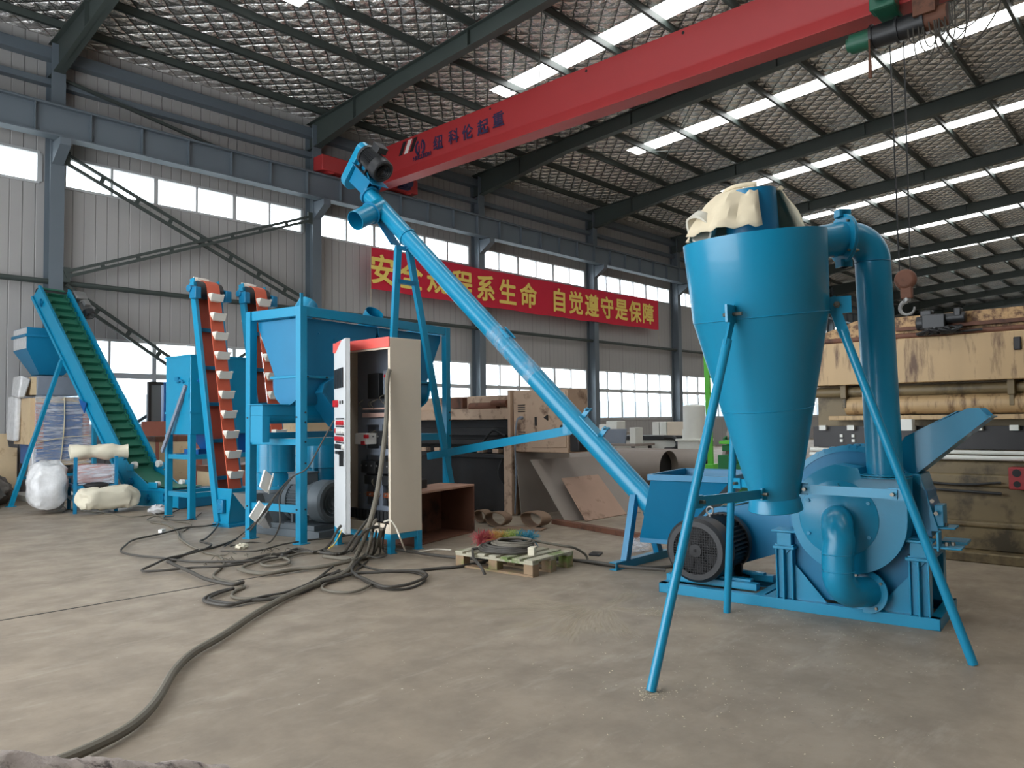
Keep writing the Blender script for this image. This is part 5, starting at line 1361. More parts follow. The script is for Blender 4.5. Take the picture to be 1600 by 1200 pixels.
# ================================================================== old beige shear behind the cabinet
sh = thing('shearing_machine', 'old dirty beige plate shear with a dark bed behind the control cabinet', 'machine', (8.5, 8.6, 0))
mb = MB(); mb.span((8.15, 7.5, 1.36), (8.7, 11.4, 1.52)); mb.span((8.3, 7.5, 1.52), (8.8, 11.4, 1.72)); ub = mb.build('upper_beam', M['pink_beige'], sh, bevel=.01)
mb = MB(); mb.cyl((8.28, 8.5, 1.56), (8.28, 7.9, 1.56), .06); mb.cyl((8.25, 8.0, 1.6), (8.25, 7.7, 1.6), .05); mb.box((8.3, 8.75, 1.62), (.2, .3, .16)); mb.build('hydraulic_cylinder', M['rust'], ub)
mb = MB(); mb.span((8.4, 7.5, .5), (8.75, 11.4, 1.36)); mb.span((8.28, 7.5, 1.12), (8.4, 11.4, 1.24)); mb.span((8.22, 7.5, .98), (8.4, 11.4, 1.06)); mb.build('blade_beam', M['dark_steel'], sh, bevel=.006)
mb = MB(); mb.span((8.1, 7.55, .02), (8.6, 11.4, .86)); mb.span((8.02, 7.55, .8), (8.5, 11.4, .86)); mb.build('bed', M['dark_steel'], sh, bevel=.006)
mb = MB()
for i in range(9): mb.box((8.14, 7.8 + .32 * i, .9), (.1, .12, .06))
mb.build('hold_down', M['pink_beige'], sh, each=True)
mb = MB(); mb.prism([(8.05, 7.46, 0), (8.05, 7.46, 1.78), (8.75, 7.46, 1.78), (8.95, 7.46, 0)], (0, .05, 0)); mb.span((8.0, 7.4, 0), (8.12, 7.55, 1.0)); mb.build('side_frame', M['pink_beige'], sh, bevel=.006)
mb = MB(); mb.tube(spline([(8.2, 7.7, 1.12), (8.14, 7.9, 1.2), (8.1, 8.1, 1.0), (8.12, 8.3, .95)], 6), .02, 8); mb.tube(spline([(8.1, 7.6, .9), (8.05, 7.7, .6), (8.1, 7.62, .4)], 6), .015, 8); mb.build('hose', M['black'], sh)
sk = thing('machine_cabinet', 'worn beige electrical cabinet of the old shear behind the leaning plates', 'control cabinet', (8.3, 6.95, 0))
mb = MB(); mb.span((8.1, 6.45, .9), (8.55, 7.44, 1.77)); mb.build('cabinet_body', M['pink_beige'], sk, bevel=.01)
mb = MB(); mb.span((8.085, 6.47, .97), (8.1, 7.09, 1.74)); dd_ = mb.build('door', M['pink_beige'], sk, bevel=.004)
mb = MB(); mb.box((8.08, 7.0, 1.33), (.02, .03, .12)); mb.cyl((8.085, 6.8, 1.38), (8.06, 6.8, 1.38), .045, n=3); mb.build('door_lock', M['dark_steel'], dd_, each=True)
mb = MB()
for z0 in (1.56, 1.18):
    for i in range(4): mb.box((8.095, 7.28, z0 - .03 * i), (.014, .13, .012))
mb.build('vent_slot', M['dark_steel'], sk, each=True)
mb = MB(); mb.tube(spline([(8.08, 7.27, 1.38), (8.05, 7.33, 1.34), (8.04, 7.36, 1.0), (8.05, 7.36, .5), (8.06, 7.4, .02)], 6), .012, 8); mb.cyl((8.1, 7.27, 1.38), (8.05, 7.27, 1.38), .025, n=14); mb.build('conduit', M['grey_plate'], sk)
mb = MB(); mb.cyl((8.09, 6.52, 1.25), (8.05, 6.52, 1.25), .03, n=12); mb.cyl((8.09, 6.52, 1.16), (8.05, 6.52, 1.16), .03, n=12); mb.build('control_knob', M['black'], sk, each=True)
mb = MB(); mb.span((8.12, 6.28, .92), (8.45, 6.44, 1.15)); mb.span((8.2, 6.22, .98), (8.5, 6.3, 1.05)); mb.build('valve_block', M['dark_steel'], sk, bevel=.02)
# ------------------------------------------------------------------ stock and machines by the far windows
for i, (p, ln) in enumerate(((V((13.05, 7.9, .36)), 2.6), (V((13.75, 7.5, .36)), 2.6))):
    t = thing('steel_pipe', ('wide bare steel pipe lying on the floor, the nearer of two' if i == 0 else 'wide bare steel pipe lying on the floor, behind its twin'), 'pipe', (p.x, p.y + ln / 2, 0), 0, 'wide steel pipes behind the conveyor hopper')
    mb = MB(); mb.pipe(p, p + V((0, ln, 0)), .355, .012, 44); mb.build('pipe_wall', M['plate_a'], t); mb = MB(); mb.cyl(p + V((0, .15, 0)), p + V((0, .16, 0)), .342, n=40); mb.build('bore_shade_disc', M['grille'], t)  # black disc stands in for the shade inside the open pipe
wb = thing('plasma_cutter_table', 'long off-white machine bed with a dark rail below the far windows', 'machine', (15.7, 9.4, 0))
mb = MB(); mb.span((15.3, 8.6, .0), (15.9, 12.2, .84)); mb.build('bed', M['white_mach'], wb, bevel=.02); mb = MB(); mb.span((15.25, 8.6, .84), (15.9, 12.2, .93)); mb.build('rail', M['black'], wb); mb = MB(); mb.tube(spline([(15.2, 9.3, .9), (15.2, 9.05, .88), (15.2, 8.97, .76), (15.2, 9.05, .64), (15.2, 9.3, .62)], 6), .05, 8); mb.build('drag_chain', M['black'], wb)
for i, (y0, y1, mt, lab) in enumerate(((10.16, 10.36, 'white_mach', 'narrow white cabinet left of the pale beige one by the far windows'), (9.95, 10.15, 'white_mach', 'narrow white cabinet touching the pale beige cabinet'), (9.45, 9.94, 'cabinet', 'pale beige cabinet on the far machine bed under the windows'))):
    mb = MB(); mb.span((16.3, y0 - .03, .0), (16.8, y1 - .04, 1.24)); o = mb.build('cabinet', M[mt], None, bevel=.008); tag(o, lab, 'cabinet')
mb = MB(); mb.prism([(14.5, 10.5, 1.1), (14.5, 9.86, 1.1), (14.5, 9.9, .772), (14.5, 10.55, .772)], (.06, .02, 0)); o = mb.build('metal_sheet', M['grey_plate'], None, bevel=.004); tag(o, 'blue grey metal sheet standing on the far workbench', 'sheet')
wt = thing('workbench', 'low dark workbench behind the screw conveyor tube', 'workbench', (14.7, 10.3, 0))
mb = MB(); mb.span((14.3, 9.5, .72), (15.1, 11.2, .77)); mb.build('bench_top', M['plate_a'], wt)
mb = MB()
for x in (14.36, 15.04):
    for y in (9.6, 11.1): mb.cut(); mb.span((x - .03, y - .03, 0), (x + .03, y + .03, .72))
mb.build('leg', M['dark_steel'], wt)
mb = MB(); mb.span((14.5, 9.62, .77), (14.8, 9.78, 1.13)); o = mb.build('welding_set', M['white_mach'], None, bevel=.01); tag(o, 'upright off-white box at the right end of the far workbench', 'box')
mb = MB(); mb.box((17.0, 11.9, 1.12), (.4, .35, .3)); mb.box((17.0, 12.2, 1.08), (.3, .3, .2)); o = mb.build('milling_machine', M['white_mach'], None, bevel=.02); tag(o, 'small white machine head on the bench under the far windows', 'machine')
mb = MB(); mb.span((16.7, 11.6, 0), (17.3, 12.6, .98)); o = mb.build('bench_cabinet', M['plate_a'], None, bevel=.01); tag(o, 'grey bench cabinet carrying the small white machine head', 'cabinet')
vt = thing('storage_tank', 'pale grey upright cylinder machine behind the cyclone leg', 'tank', (14.4, 8.1, 0))
mb = MB(); mb.lathe([(.0, 1.62), (.1, 1.61), (.2, 1.6), (.23, 1.58), (.23, 1.1), (.25, 1.1), (.25, 1.0), (.25, .86), (.0, .86)], (14.35, 8.06, 0), n=36); mb.build('tank_shell', M['white_mach'], vt)
mb = MB(); mb.box((14.35, 8.06, .44), (.55, .5, .86)); mb.box((14.35, 8.06, .88), (.62, .56, .05)); mb.build('tank_base', M['white_mach'], vt, bevel=.01)
mb = MB(); mb.bar((12.7, 6.86, 2.6), (12.78, 6.86, .5), .1, .05, (1, 0, 0)); mb.box((12.78, 6.84, .25), (.3, .2, .5)); o = mb.build('green_post', M['green_mach'], None, bevel=.004); tag(o, 'bright green steel post seen beside the cyclone', 'post')
gm = thing('green_machine', 'green machine with grey chute half hidden behind the cyclone cone', 'machine', (11.6, 5.9, 0))
mb = MB(); mb.box((11.5, 5.72, .86), (.4, .3, .1)); mb.box((11.5, 5.72, .375), (.5, .4, .75)); mb.sphere((11.3, 5.62, .72), .12); mb.build('green_body', M['green_dark'], gm, bevel=.01)
mb = MB(); mb.box((11.5, 5.72, .95), (.5, .34, .05)); mb.build('top_plate', M['green_mach'], gm, bevel=.004)
mb = MB(); mb.bar((12.1, 6.22, .55), (11.75, 5.9, 1.12), .14, .14); mb.build('chute', M['plate_a'], gm)
mb = MB(); mb.box((12.0, 6.0, 1.55), (.16, .16, .26)); mb.box((12.0, 6.0, 1.3), (.12, .12, .2)); mb.build('gauge_box', M['white_mach'], gm, bevel=.01)
mb = MB()
for i in range(4): mb.cut(); mb.tube(spline([(12.0, 6.0, 1.3), (11.95, 6.0 - .04 * i, 1.1), (11.85 - .04 * i, 6.05, 1.0), (11.7, 5.9, .95 - .03 * i)], 6), .018, 8)
mb.build('hose', M['green_dark'], gm)

# ------------------------------------------------------------------ large beige press at the right
pr_ = thing('press_brake', 'huge rust stained beige press with rollers behind the hammer mill', 'press machine', (8.6, .6, 0))
PX, PL, PRT = 8.2, 3.25, -5.0
mb = MB(); mb.prism([(PX, PL, 1.68), (PX, PL, 2.1), (PX, PL - .05, 2.12), (PX, PRT, 2.12), (PX, PRT, 1.68)], (.35, 0, 0)); mb.build('front_beam', M['beige_mach'], pr_, bevel=.008)
mb = MB(); mb.prism([(PX + .08, PL, 2.12), (PX + .08, PL, 2.19), (PX + .08, PL - .5, 2.345), (PX + .08, PRT, 2.345), (PX + .08, PRT, 2.12)], (.6, 0, 0)); mb.build('top_beam', M['beige_spot'], pr_, bevel=.008)
mb = MB(); mb.cyl((PX + .04, PL, 2.145), (PX + .04, PRT, 2.145), .028, n=12); mb.span((PX + .02, PL - .9, 2.2), (PX + .09, PRT, 2.235)); mb.build('rail_pipe', M['rust'], pr_)
mb = MB(); mb.span((PX + .3, PL, .9), (PX + .9, PRT, 1.68)); mb.build('rear_frame', M['olive_bed'], pr_)
mb = MB(); mb.cyl((PX + .18, PL - .02, 1.61), (PX + .18, PRT, 1.61), .052, n=20); mb.build('upper_roller', M['olive_bed'], pr_)
mb = MB(); mb.cyl((PX + .2, PL - .35, 1.465), (PX + .2, PRT, 1.465), .095, n=28); mb.build('lower_roller', M['beige_mach'], pr_)
mb = MB(); mb.span((PX + .06, PL - .2, 1.315), (PX + .3, PRT, 1.36)); mb.build('guide_strip', M['beige_mach'], pr_, bevel=.004)
mb = MB()
for y in (2.9, 1.4, -.6):
    mb.cut(); mb.box((PX + .15, y, 1.62), (.14, .06, .16)); mb.box((PX + .15, y - .0, 1.5), (.1, .04, .12))
mb.build('roller_bracket', M['olive_bed'], pr_, bevel=.006)
mb = MB(); mb.span((PX + .15, PL, 1.03), (PX + .32, PRT, 1.25)); mb.build('tool_channel', M['dark_steel'], pr_)
mb = MB()
for i in range(14): mb.box((PX + .12, PL - .12 - .29 * i, 1.235), (.06, .07, .05))
for y in (PL - .3, PL - .42):
    for z in (1.1, 1.15): mb.box((PX + .14, y, z), (.02, .03, .03))
mb.build('tool_clamp', M['white_mach'], pr_, each=True)
mb = MB(); mb.cut(); mb.cyl((PX + .06, PL, 1.005), (PX + .06, PRT, 1.005), .02, n=10); mb.cut(); mb.cyl((PX + .04, PL, .955), (PX + .04, PRT, .955), .022, n=10); mb.build('gauge_bar', M['white_mach'], pr_)
mb = MB(); mb.span((PX + .12, PL, .3), (PX + .6, PRT, .92)); mb.span((PX + .08, PL, .68), (PX + .14, PRT, .8)); mb.span((PX + .08, PL, .3), (PX + .14, PRT, .36)); mb.build('bed_apron', M['olive_bed'], pr_, bevel=.02)
mb = MB(); mb.span((PX - .1, PL, .0), (PX + .6, PRT, .09)); mb.span((PX + .1, PL, .09), (PX + .6, PRT, .3)); mb.build('base_beam', M['olive_bed'], pr_, bevel=.01)
mb = MB(); mb.cut(); mb.tube(spline([(PX + .05, 2.6, .74), (PX + .04, 1.9, .7), (PX + .04, 1.5, .73)], 8), .012, 8); mb.cut(); mb.tube(spline([(PX + .05, 2.6, .66), (PX + .04, 1.9, .64), (PX + .04, 1.5, .63)], 8), .014, 8); mb.build('hose', M['black'], pr_)
mb = MB(); mb.box((PX + .02, 1.3, .78), (.14, .25, .2)); rb_ = mb.build('red_manifold', M['hydrant_red'], pr_, bevel=.01)
mb = MB()
for z in (.83, .73): mb.cyl((PX - .051, 1.36, z), (PX - .056, 1.36, z), .035 if z > .8 else .028, n=18)
mb.build('port', M['grille'], rb_, each=True)
q = (8.1,2.236,1.266)
mb = MB(); mb.box(q, (.1, .11, .11)); mb.build('sensor_box', M['white_mach'], pr_, bevel=.006)
mb = MB(); mb.box((PX - .01, 1.32, 2.0), (.03, .06, .12)); mb.build('limit_switch', M['dark_steel'], pr_, bevel=.01)
bm_ = thing('back_gauge_motor', 'black motor with tangled leads resting on the beige press beam', 'motor', (PX + .0, 1.95, 2.13))
mb = MB(); mb.box((PX - .02, 1.98, 2.25), (.16, .2, .15)); mb.cyl((PX - .02, 2.14, 2.25), (PX - .02, 1.88, 2.25), .07); mb.cyl((PX - .02, 1.9, 2.28), (PX - .02, 1.72, 2.28), .05); mb.build('motor_body', M['black'], bm_, bevel=.01)
mb = MB(); mb.box((PX - .02, 1.78, 2.33), (.1, .06, .08)); mb.cut(); mb.box((PX - .02, 2.05, 2.34), (.1, .1, .06)); mb.build('connector', M['black'], bm_, bevel=.01)
mb = MB(); rr = random.Random(9)
for i in range(12):
    y = 1.75 + .4 * rr.random(); mb.tube(spline([(PX - .06, y, 2.2), (PX - .14, y + rr.uniform(-.1, .1), 2.17), (PX - .08, y + rr.uniform(-.2, .2), 2.135), (PX - .03, y + rr.uniform(-.2, .2), 2.15)], 5), .012, 6)
mb.build('lead', M['black'], bm_)
mb = MB(); mb.prism([(8.768,1.706,0.01), (8.679,1.216,0.01), (10.081,1.4,0.14), (9.836,1.597,0.062), (9.421,1.83,0.002)], (.05, .02, 0)); o = mb.build('sheet_offcut', M['ply'], None); tag(o, 'pale triangular board leaning low against the beige press base', 'board')

# ================================================================== left hand stock
from mathutils import noise as mn
def soften(mb, amp, seed, f=6.0):
    sh_ = V((seed * 3.7, seed * 1.3, 0))
    mb.v = [p + mn.noise_vector(p * f + sh_) * amp + mn.noise_vector(p * f * 3.1 + sh_) * amp * .45 for p in mb.v]
    mb.v = [V((p.x, p.y, max(p.z, .003))) for p in mb.v]
PST = Matrix.Translation((4.26, 15.94, 0)) @ Matrix.Diagonal((1.049, 1.049, 1.026, 1)) @ Matrix.Translation((-4.06, -15.2, 0))
ps = thing('packing_scale', 'film wrapped packing scale with a pale blue hopper behind the belt conveyor', 'packing scale', (4.7, 16.3, 0))
x0, x1, y0, y1 = 4.06, 5.06, 15.2, 16.0
mb = MB(PST); r_ = lambda z, dx=0: [V((x0 - dx, y0 - dx, z)), V((x1 + dx, y0 - dx, z)), V((x1 + dx, y1 + dx, z)), V((x0 - dx, y1 + dx, z))]
mb.loft([r_(3.07), r_(2.68), [V((4.33, 15.45, 2.24)), V((4.72, 15.45, 2.24)), V((4.72, 15.9, 2.24)), V((4.33, 15.9, 2.24))]], (True, True)); mb.build('hopper', M['blue_old'], ps)
mb = MB(PST); mb.loft([r_(2.95, .03), r_(2.9, .03)]); mb.build('rim_band', M['blue_old'], ps)
mb = MB(PST); mb.span((x0 - .012, y0 + .02, 2.69), (x0 - .002, y1 - .05, 3.06)); mb.build('film_panel', M['wrap'], ps)
mb = MB(PST); mb.span((4.2, 15.1, 1.85), (4.85, 15.75, 2.2)); mb.build('scale_head', M['grey_plate'], ps, bevel=.01); mb = MB(PST); mb.span((4.12, 15.15, 1.86), (4.2, 15.8, 2.18)); mb.build('head_panel', M['ply'], ps); mb = MB(PST); mb.box((4.02, 15.4, 2.0), (.14, .5, .4), Matrix.Rotation(.1, 3, 'Y')); mb.v = [p + V((random.gauss(0, .02), random.gauss(0, .02), random.gauss(0, .03))) for p in mb.v]; mb.build('head_wrap', M['wrap'], ps, bevel=.03)
mb = MB(PST); mb.span((4.18, 15.0, .62), (4.98, 15.95, 1.8)); mb.build('bag_cabinet', M['royal'], ps, bevel=.01)
mb = MB(PST)
for a in ((4.16, 4.27), (4.9, 5.0)): mb.cut(); mb.span((a[0], 14.97, .9 if a[0] < 4.5 else .6), (a[1], 15.02, 1.81))
mb.build('corner_board', M['brown_ply'], ps); mb = MB(PST); mb.span((4.15, 14.96, 1.72), (5.0, 15.02, 1.82)); mb.span((4.27, 14.96, .6), (5.0, 15.02, .7)); mb.build('edge_board', M['ply'], ps)
mb = MB(PST); mb.span((4.08, 15.02, .98), (4.17, 15.95, 1.8)); mb.build('side_board', M['ply'], ps); mb = MB(PST); mb.box((4.02, 15.75, 1.45), (.1, .4, .8)); mb.v = [p + V((random.gauss(0, .02), random.gauss(0, .02), random.gauss(0, .02))) for p in mb.v]; mb.build('side_wrap', M['wrap'], ps, bevel=.03)
mb = MB(PST); mb.span((4.13, 14.94, .62), (5.03, 14.95, 1.84)); mb.build('stretch_film', M['film'], ps)
mb = MB(PST); mb.span((4.12, 15.04, .1), (4.26, 15.25, 1.1)); mb.build('column_wrap', M['wrap'], ps, bevel=.02); mb = MB(PST); mb.span((4.27, 15.02, .1), (4.36, 15.2, .95)); mb.build('column', M['brown_ply'], ps)
mb = MB(PST); mb.span((4.0, 14.9, 0), (4.8, 15.9, .1)); mb.build('base_plate', M['white_mach'], ps, bevel=.01)
mb = MB(PST); mb.tube(spline([(4.58, 14.93, 1.82), (4.58, 14.92, 1.4), (4.55, 14.92, .9), (4.52, 14.92, .62)], 5), .01, 6); mb.tube([(4.16, 14.94, 1.02), (4.6, 14.93, 1.1), (5.0, 14.94, 1.12)], .008, 6); mb.build('string', M['tape'], ps)
pa_, pb_ = (3.965,16.95,1.201), (4.395,16.95,1.044)
mb = MB(); mb.prism([(pa_[0], 16.95, 0), (pb_[0], 16.95, 0), (pb_[0], 16.95, pb_[2] - .12), (pb_[0] - .14, 16.95, pb_[2] - .1), (pb_[0] - .18, 16.95, pa_[2]), (pa_[0], 16.95, pa_[2])], (0, .03, 0)); o = mb.build('plywood_sheet', M['ply'], None); tag(o, 'pale plywood sheet standing at the left edge by the wall', 'plywood')
for i, (px_l, py_l) in enumerate(((3.55, 15.6), (3.62, 16.3), (3.2, 15.0))):
    mb = MB(); mb.sphere((px_l, py_l, .2), .4, 56, 36, (1.15, .9, .8)); soften(mb, .1, 20 + i, 4.0)
    o = mb.build('tarpaulin_heap', M['tarp'], None); tag(o, ('grey tarpaulin heap in front of the plywood sheet', 'grey tarpaulin heap nearest the white scale plinth', 'grey tarpaulin heap at the far left edge')[i], 'tarpaulin', 'tarpaulin heaps at the left edge')

wbn = thing('storage_rack', 'small blue steel rack holding film wrapped parcels at the left', 'rack', (4.122,12.895,0))
k0, k1, k2 = V((4.122,12.895,0)), V((4.163,14.233,0)), V((4.514,12.375,0))
kx = V((.98, -.2, 0)).normalized(); ky = V((-kx.y, kx.x, 0)); KT = Matrix((kx, ky, V((0, 0, 1)))).transposed().to_4x4(); KT.translation = k0
rw, rd = .56, .8

mb = MB(KT)
for x in (0, rw):
    for y in (0, rd): mb.cut(); mb.box((x, y, .43 if y == 0 else .25), (.05, .05, .86 if y == 0 else .5))
mb.build('post', M['blue_old'], wbn, bevel=.003)
mb = MB(KT)
for z in (.4, .2):
    for y in (0, rd): mb.cut(); mb.box((rw / 2, y, z), (rw - .05, .04, .05))
    for x in (0, rw): mb.cut(); mb.box((x, rd / 2, z), (.04, rd - .05, .05))
mb.build('rail', M['blue_old'], wbn, bevel=.002)
def pillow(name, label, cat, c, size, mat, seed, amp, sq=4.0, group=None, rot=0.0):
    """soft rounded block (superellipsoid) with crumples"""
    mb = MB(KT); n, m = 40, 24; loops = []
    pw = lambda a: math.copysign(abs(a) ** (2 / sq), a)
    R3 = Matrix.Rotation(rot, 3, 'Z')
    for j in range(1, m):
        th = PI * j / m - PI / 2
        loops.append([V(c) + R3 @ V((size[0] / 2 * pw(math.cos(th)) * pw(math.cos(2 * PI * i / n)), size[1] / 2 * pw(math.cos(th)) * pw(math.sin(2 * PI * i / n)), size[2] / 2 * pw(math.sin(th)))) for i in range(n)])
    mb.loft(loops); soften(mb, amp, seed)
    return tag(mb.build(name, mat, None), label, cat, group)
pillow('wrapped_parcel', 'crumpled film wrapped parcel bulging over the back left of the blue rack', 'parcel', (-.33, rd * .6, .42), (.56, rd * 1.1, .74), M['wrap'], 3, .045, 3)
pillow('wrapped_parcel', 'brown parcel under clear film on the middle of the blue rack', 'parcel', (rw / 2, rd * .5, .58), (rw - .07, rd * .8, .28), M['brown_ply'], 5, .02, 6)
pillow('canvas_sack', 'cream canvas sack hanging low at the front of the blue rack', 'sack', (rw * .75, -.2, .24), (rw * 1.55, .4, .32), M['cream'], 7, .05, 4, None, .18)
mb = MB(KT); pts = [V((rw * -.1 + rw * 1.45 * i / 14, rd * .3, .93)) for i in range(15)]
mb.tube(pts, [.115 + .012 * math.sin(i * .9) for i in range(15)], 26); soften(mb, .03, 9); o = mb.build('canvas_roll', M['cream'], None); tag(o, 'rolled cream canvas under film lying along the top of the blue rack', 'canvas roll')
mb = MB(KT); mb.span((.03, -.03, .44), (rw - .03, -.022, .74)); fo = mb.build('stretch_film', M['film'], wbn)
mb = MB(KT); mb.sphere((rw * .5, -.03, .42), .12, 18, 10, (1.5, .9, .45)); o = mb.build('black_bundle', M['grille'], None); tag(o, 'black rubber bundle tucked above the cream canvas sack', 'bundle')

bb = thing('wooden_crate', 'pale plywood crate with a dark lid band behind the cooler legs', 'crate', (6.2, 14.4, 0))
mb = MB(); mb.span((5.95, 14.4, 0), (6.75, 15.0, 1.08)); mb.build('crate_wall', M['ply'], bb, bevel=.006); mb = MB(); mb.span((5.93, 14.38, 1.02), (6.77, 15.02, 1.12)); mb.build('lid_band', M['rust'], bb, bevel=.004); mb = MB(); mb.span((5.94, 14.385, 0), (6.0, 14.4, 1.02)); mb.cut(); mb.span((6.68, 14.385, 0), (6.75, 14.4, 1.02)); mb.build('corner_batten', M['brown_ply'], bb)
bc = thing('wooden_crate', 'low pale plywood crate seen between the cooler leg and the near elevator', 'crate', (6.4, 13.6, 0))
mb = MB(); mb.span((6.35, 12.95, 0), (7.3, 13.6, .55)); mb.build('crate_wall', M['ply'], bc, bevel=.006); mb = MB(); mb.span((6.33, 12.93, .5), (7.32, 13.62, .6)); mb.build('lid_band', M['rust'], bc, bevel=.004); mb = MB(); mb.span((6.34, 12.935, 0), (6.42, 12.95, .5)); mb.cut(); mb.span((6.8, 12.935, 0), (6.95, 12.95, .5)); mb.build('corner_batten', M['brown_ply'], bc)
be = thing('wooden_crate', 'plywood crate seen through the stand behind the pellet mills', 'crate', (8.2, 12.6, 0))
mb = MB(); mb.span((7.7, 12.3, 0), (9.0, 13.1, 1.5)); mb.build('crate_wall', M['ply'], be, bevel=.006); mb = MB(); mb.span((7.68, 12.28, .9), (9.02, 13.12, .96)); mb.cut(); mb.span((8.3, 12.28, .96), (8.38, 12.3, 1.5)); mb.build('batten', M['rust'], be)
mb = MB(); mb.span((6.1, 15.4, 0), (7.3, 15.46, 1.4)); o = mb.build('red_board', M['brown_ply'], None, bevel=.003); tag(o, 'red brown board standing behind the belt conveyor', 'board')
gp_ = thing('panel_frame', 'grey panel in a dark frame standing by the lower window', 'panel', (6.5, 15.8, 0))
mb = MB(); mb.span((6.42, 15.8, .02), (6.62, 15.84, 2.14)); mb.build('panel', M['wall_end'], gp_); mb = MB(); mb.span((6.36, 15.78, 0), (6.42, 15.86, 2.2)); mb.cut(); mb.span((6.42, 15.78, 2.14), (6.66, 15.86, 2.2)); mb.build('frame', M['dark_steel'], gp_)
mb = MB(); mb.span((6.66, 15.75, 0), (7.2, 16.2, 2.2)); o = mb.build('blue_locker', M['royal'], None, bevel=.01); tag(o, 'dark blue locker half hidden behind the cooler', 'locker')
# log at the bottom left corner, close to the lens
lg0, lg1 = V((0.284,1.578,0.78)), V((0.772,1.579,0.575))
mb = MB(); pts = spline([lg0, V((0.399,1.53,0.737)), V((0.548,1.549,0.668)), lg1], 40)
mb.tube(pts, .078, 48); mb.v = [p + mn.noise_vector(p * 14) * .012 + mn.noise_vector(p * 45) * .005 for p in mb.v]
o = mb.build('tree_log', M['mottled'], None); tag(o, 'mottled grey bark log at the bottom left corner close to the lens', 'log')

# ================================================================== cables
CABLE_N = [0]
def cable(label, pts, r, mat='rubber', cat='cable', group='cables lying over the workshop floor', k=6):
    P = []; CABLE_N[0] += 1; lift = .001 + .008 * (CABLE_N[0] % 4)
    for p in pts:
        p = V(p); P.append(V((p.x, p.y, p.z + r + lift)))
    mb = MB(); mb.tube(spline(P, k), r, 9); o = mb.build('cable', M[mat], None); return tag(o, label, cat, group)
cable('thick cable drooping from inside the control cabinet and running to the bottom left corner', [(5.16, 6.44, 1.9), (4.936,6.285,1.812), (4.862,6.214,1.416), (4.749,6.123,1.066), (4.584,6.003,0.675), (4.384,5.87,0.372), (4.652,6.41,0.02), (4.033,5.747,0), (3.649,5.563,0), (3.206,5.324,0), (2.772,5.02,0), (2.367,4.683,0), (2.056,4.453,0), (1.85,4.219,0), (1.686,3.97,0), (1.538,3.76,0), (1.374,3.594,0), (1.186,3.498,0), (0.984,3.446,0)], .024, 'cable_grey')
cable('dark cable looping far left across the floor to the elevator foot', [(5.353,10.195,0), (4.745,9.748,0), (4.425,9.787,0), (3.98,9.496,0), (3.6,9.283,0), (3.372,8.939,0), (3.179,8.545,0), (3.187,8.182,0), (3.286,7.836,0), (3.4,7.377,0), (3.6,7.129,0), (3.833,6.945,0), (4.182,6.945,0)], .011)
cable('dark cable making the second loop on the left of the floor tangle', [(5.005,10.007,0), (4.527,9.215,0), (4.153,8.656,0), (4.004,8.485,0), (3.98,8.174,0), (3.774,7.923,0), (3.516,7.773,0), (3.306,7.703,0), (3.076,7.475,0), (2.876,7.251,0), (2.986,7.117,0), (3.241,7.032,0), (3.443,6.879,0), (3.639,6.83,0)], .011)
cable('grey cable snaking from the small white block down to the twisted bundle', [(4.429,10.86,0), (4.435,10.343,0), (4.213,9.531,0), (4.04,9.103,0), (3.866,8.453,0), (3.813,8.124,0), (3.755,7.825,0), (3.761,7.583,0), (3.632,7.193,0), (3.458,6.908,0), (3.244,6.624,0), (3.203,6.341,0), (3.231,6.149,0), (3.192,5.967,0), (3.074,5.892,0), (2.966,5.746,0), (2.975,5.602,0), (3.133,5.479,0), (3.332,5.439,0), (3.68,5.563,0)], .012, 'cable_grey')
cable('dark cable rounding the lowest loop of the tangle nearest the camera', [(3.087,5.948,0), (2.936,5.918,0), (2.795,5.82,0), (2.73,5.706,0), (2.746,5.534,0), (2.799,5.441,0), (2.936,5.459,0), (3.078,5.383,0), (3.257,5.362,0), (3.604,5.542,0), (4.079,5.912,-0)], .014)
cable('second dark cable beside the lowest loop of the tangle', [(3.054,5.916,0), (2.887,5.84,0), (2.769,5.723,0), (2.796,5.534,0), (2.865,5.422,0), (3.078,5.478,0), (3.3,5.479,0), (3.656,5.67,0), (4.128,6.084,-0)], .011)
cable('twisted dark cable pair crossing the middle of the tangle', [(3.218,7.499,0), (3.165,7.126,0), (3.123,6.773,0), (3.076,6.455,0), (3.082,6.213,0), (3.121,6.015,-0), (3.221,6.044,0)], .016)
cable('dark cable from the stand leg down to the middle of the floor tangle', [(4.666,7.683,0.73), (4.436,7.496,0.643), (4.241,7.421,0.487), (4.073,7.316,0.365), (4.699,8.743,0), (4.287,8.341,0), (3.941,8.093,0), (3.754,8.072,0), (3.474,7.825,0), (3.276,7.634,0), (3.359,7.637,0)], .011)
cable('thin cable hanging off the stand bar beside the paper cover', [(4.626,7.577,0.752), (4.375,7.418,0.577), (4.214,7.158,0.442), (4.054,6.897,0.313), (4.519,7.906,0), (4.381,8.08,0), (4.115,8.005,0)], .008)
cable('thin dark lead dropping from the pellet mill past the stand post', [(4.745,6.965,1.356), (4.65,7.086,1.085), (4.619,7.284,0.841), (4.612,7.594,0.723), (4.4,7.54,0.561), (4.168,7.358,0.412), (4.613,8.69,0), (4.03,7.981,0)], .008)
cable('dark cable running straight past the stand post to the cabinet foot', [(3.854,7.702,0), (4.089,7.409,0), (4.472,7.556,0), (4.818,7.599,0), (5.106,7.524,0), (5.493,7.568,0)], .009)
cable('thick dark cable sweeping under the cabinet to the left tangle', [(4.53,5.935,0.343), (4.387,5.944,0.323), (4.814,6.745,0), (4.596,6.659,0), (4.513,6.88,0), (4.428,7.105,0), (4.219,7.128,0), (4.017,7.151,0), (3.753,7.044,0), (3.608,7.018,0)], .016)
